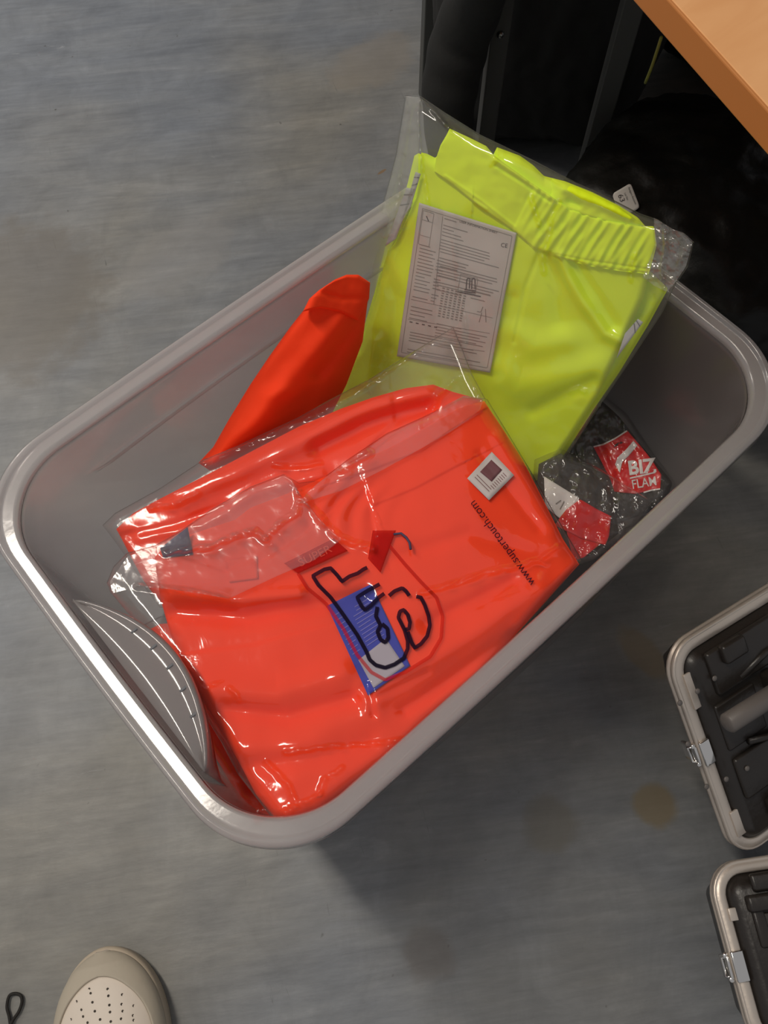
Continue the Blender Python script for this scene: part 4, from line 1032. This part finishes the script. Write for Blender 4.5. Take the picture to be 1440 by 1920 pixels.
def up_h(u):  # top ridge height
    return float(np.interp(u, [0, .04, .12, .25, .40, .55, .72, .86, 1], [.030, .040, .050, .057, .074, .094, .100, .102, .095]))
def upper(u, a):   # a in -1..1 across
    s = shoe_w(max(u, .004), 1 if a > 0 else -1) - .0035
    t_ = abs(a); hz_ = up_h(u)
    x = s * math.sin(t_ * math.pi / 2) * (1 if a > 0 else -1) * (1 if u < .3 else 1)
    z = .026 + (hz_ - .026) * (max(0, math.cos(t_ * math.pi / 2)) ** .78)
    return SP3(.012 + u * .976, x, z)
def up_sheet(name, us, al, ar, m, off=0.0, nu=34, na=34, col_open=False):
    v = []; f = []
    for i in range(nu):
        t_ = i / (nu - 1); u = us[0] + (us[1] - us[0]) * t_
        l_ = al(u); r_ = ar(u)
        for j in range(na):
            a = l_ + (r_ - l_) * j / (na - 1); p = upper(u, a); 
            c_ = SP3(.012 + u * .976, 0, .02); nrm = p - c_; nrm /= np.linalg.norm(nrm) + 1e-9
            v.append(p + nrm * off)
    for i in range(nu - 1):
        for j in range(na - 1): f.append((i * na + j, i * na + j + 1, (i + 1) * na + j + 1, (i + 1) * na + j))
    o = from_py(name, v, f, m, shoe)
    so = o.modifiers.new('thickness', 'SOLIDIFY'); so.thickness = .0016; so.offset = -1 if off == 0 else 0
    return o
up_sheet('upper_leather', (.0, 1.0), lambda u: -1, lambda u: 1, M['leather'], 0, 90, 60)
# toe overlay (mudguard): band outside an oval vamp
def vamp_a(u):
    t_ = min(1, max(0, (u - .072) / .22)); return .68 * math.sqrt(1 - (1 - t_) ** 2)
bm = bmesh.new()
for side in (1, -1):
    nu, na = 150, 16; vv = []
    for i in range(nu):
        u = .55 * (i / (nu - 1)) ** 1.2; a0 = vamp_a(u)
        for j in range(na):
            a = (a0 + (1.0 - a0) * j / (na - 1)) * side; p = upper(u, a); c_ = SP3(.012 + u * .976, 0, .02); nrm = p - c_; nrm /= np.linalg.norm(nrm)
            vv.append(bm.verts.new(tuple(p + nrm * .0034)))
    for i in range(nu - 1):
        for j in range(na - 1):
            q = (vv[i * na + j], vv[i * na + j + 1], vv[(i + 1) * na + j + 1], vv[(i + 1) * na + j])
            bm.faces.new(q if side > 0 else q[::-1])
bmesh.ops.remove_doubles(bm, verts=bm.verts, dist=.00012)
o = from_bm('toe_overlay', bm, M['suede'], shoe); so = o.modifiers.new('thickness', 'SOLIDIFY'); so.thickness = .0022; so.offset = 0
hv = []; hf_ = []
for (x, y) in ((603, 886), (720, 911), (618, 943), (727, 970), (816, 954), (531, 1003), (635, 1000), (734, 1023), (820, 1014), (898, 1031), (553, 1055), (653, 1062), (742, 1078), (818, 1069), (896, 1086), (573, 1105), (672, 1114), (494, 1116), (747, 1133), (819, 1118), (897, 1132), (603, 1145)):
    pxx, pyy = x * .2778, 1600 + y * .2778
    # nearest point of the upper along the sight line
    bu = None
    d = ray(np.array(pxx), np.array(pyy)); 
    for u in np.linspace(.1, .5, 60):
        for a in np.linspace(-.75, .75, 50):
            p = upper(u, a) - EYE; q = np.linalg.norm(np.cross(p, d)) / np.linalg.norm(d)
            if bu is None or q < bu[0]: bu = (q, u, a)
    p = upper(bu[1], bu[2]); c_ = SP3(.012 + bu[1] * .976, 0, .02); nrm = (p - c_) / np.linalg.norm(p - c_)
    tx = np.cross(nrm, [0, 0, 1]); tx = tx / (np.linalg.norm(tx) + 1e-9); ty = np.cross(nrm, tx); o_ = len(hv)
    v = []
    for kk, rr_ in ((.0021, .0012), (.0019, .0004)):
        for k in range(8): v.append(p + nrm * kk + (tx * math.cos(k * math.pi / 4) + ty * math.sin(k * math.pi / 4)) * rr_)
    from_py('punched_hole', v, [(k, (k + 1) % 8, 8 + (k + 1) % 8, 8 + k) for k in range(8)] + [tuple(range(8, 16))], M['hole'], shoe)
# laces and tongue further back
for i in range(5):
    u = .40 + i * .055
    tube('lace', [upper(u, a) + np.array([0, 0, .004]) for a in np.linspace(-.38, .38, 9)], .0024, M['leather'], shoe, ns=8)

# lace loop by the left border
lp = [(20, 1925), (17, 1905), (13, 1888), (17, 1868), (28, 1863), (39, 1867), (41, 1880), (35, 1897), (26, 1910), (19, 1922), (14, 1935)]
ll = tube('shoelace', smooth_poly([at(x, y, .0035 + (.002 if i == 9 else 0)) for i, (x, y) in enumerate(lp)], 60), .0016, M['lace'], ns=8)
tag(ll, 'small loop of black shoelace on the floor left of the sneaker', 'shoelace')
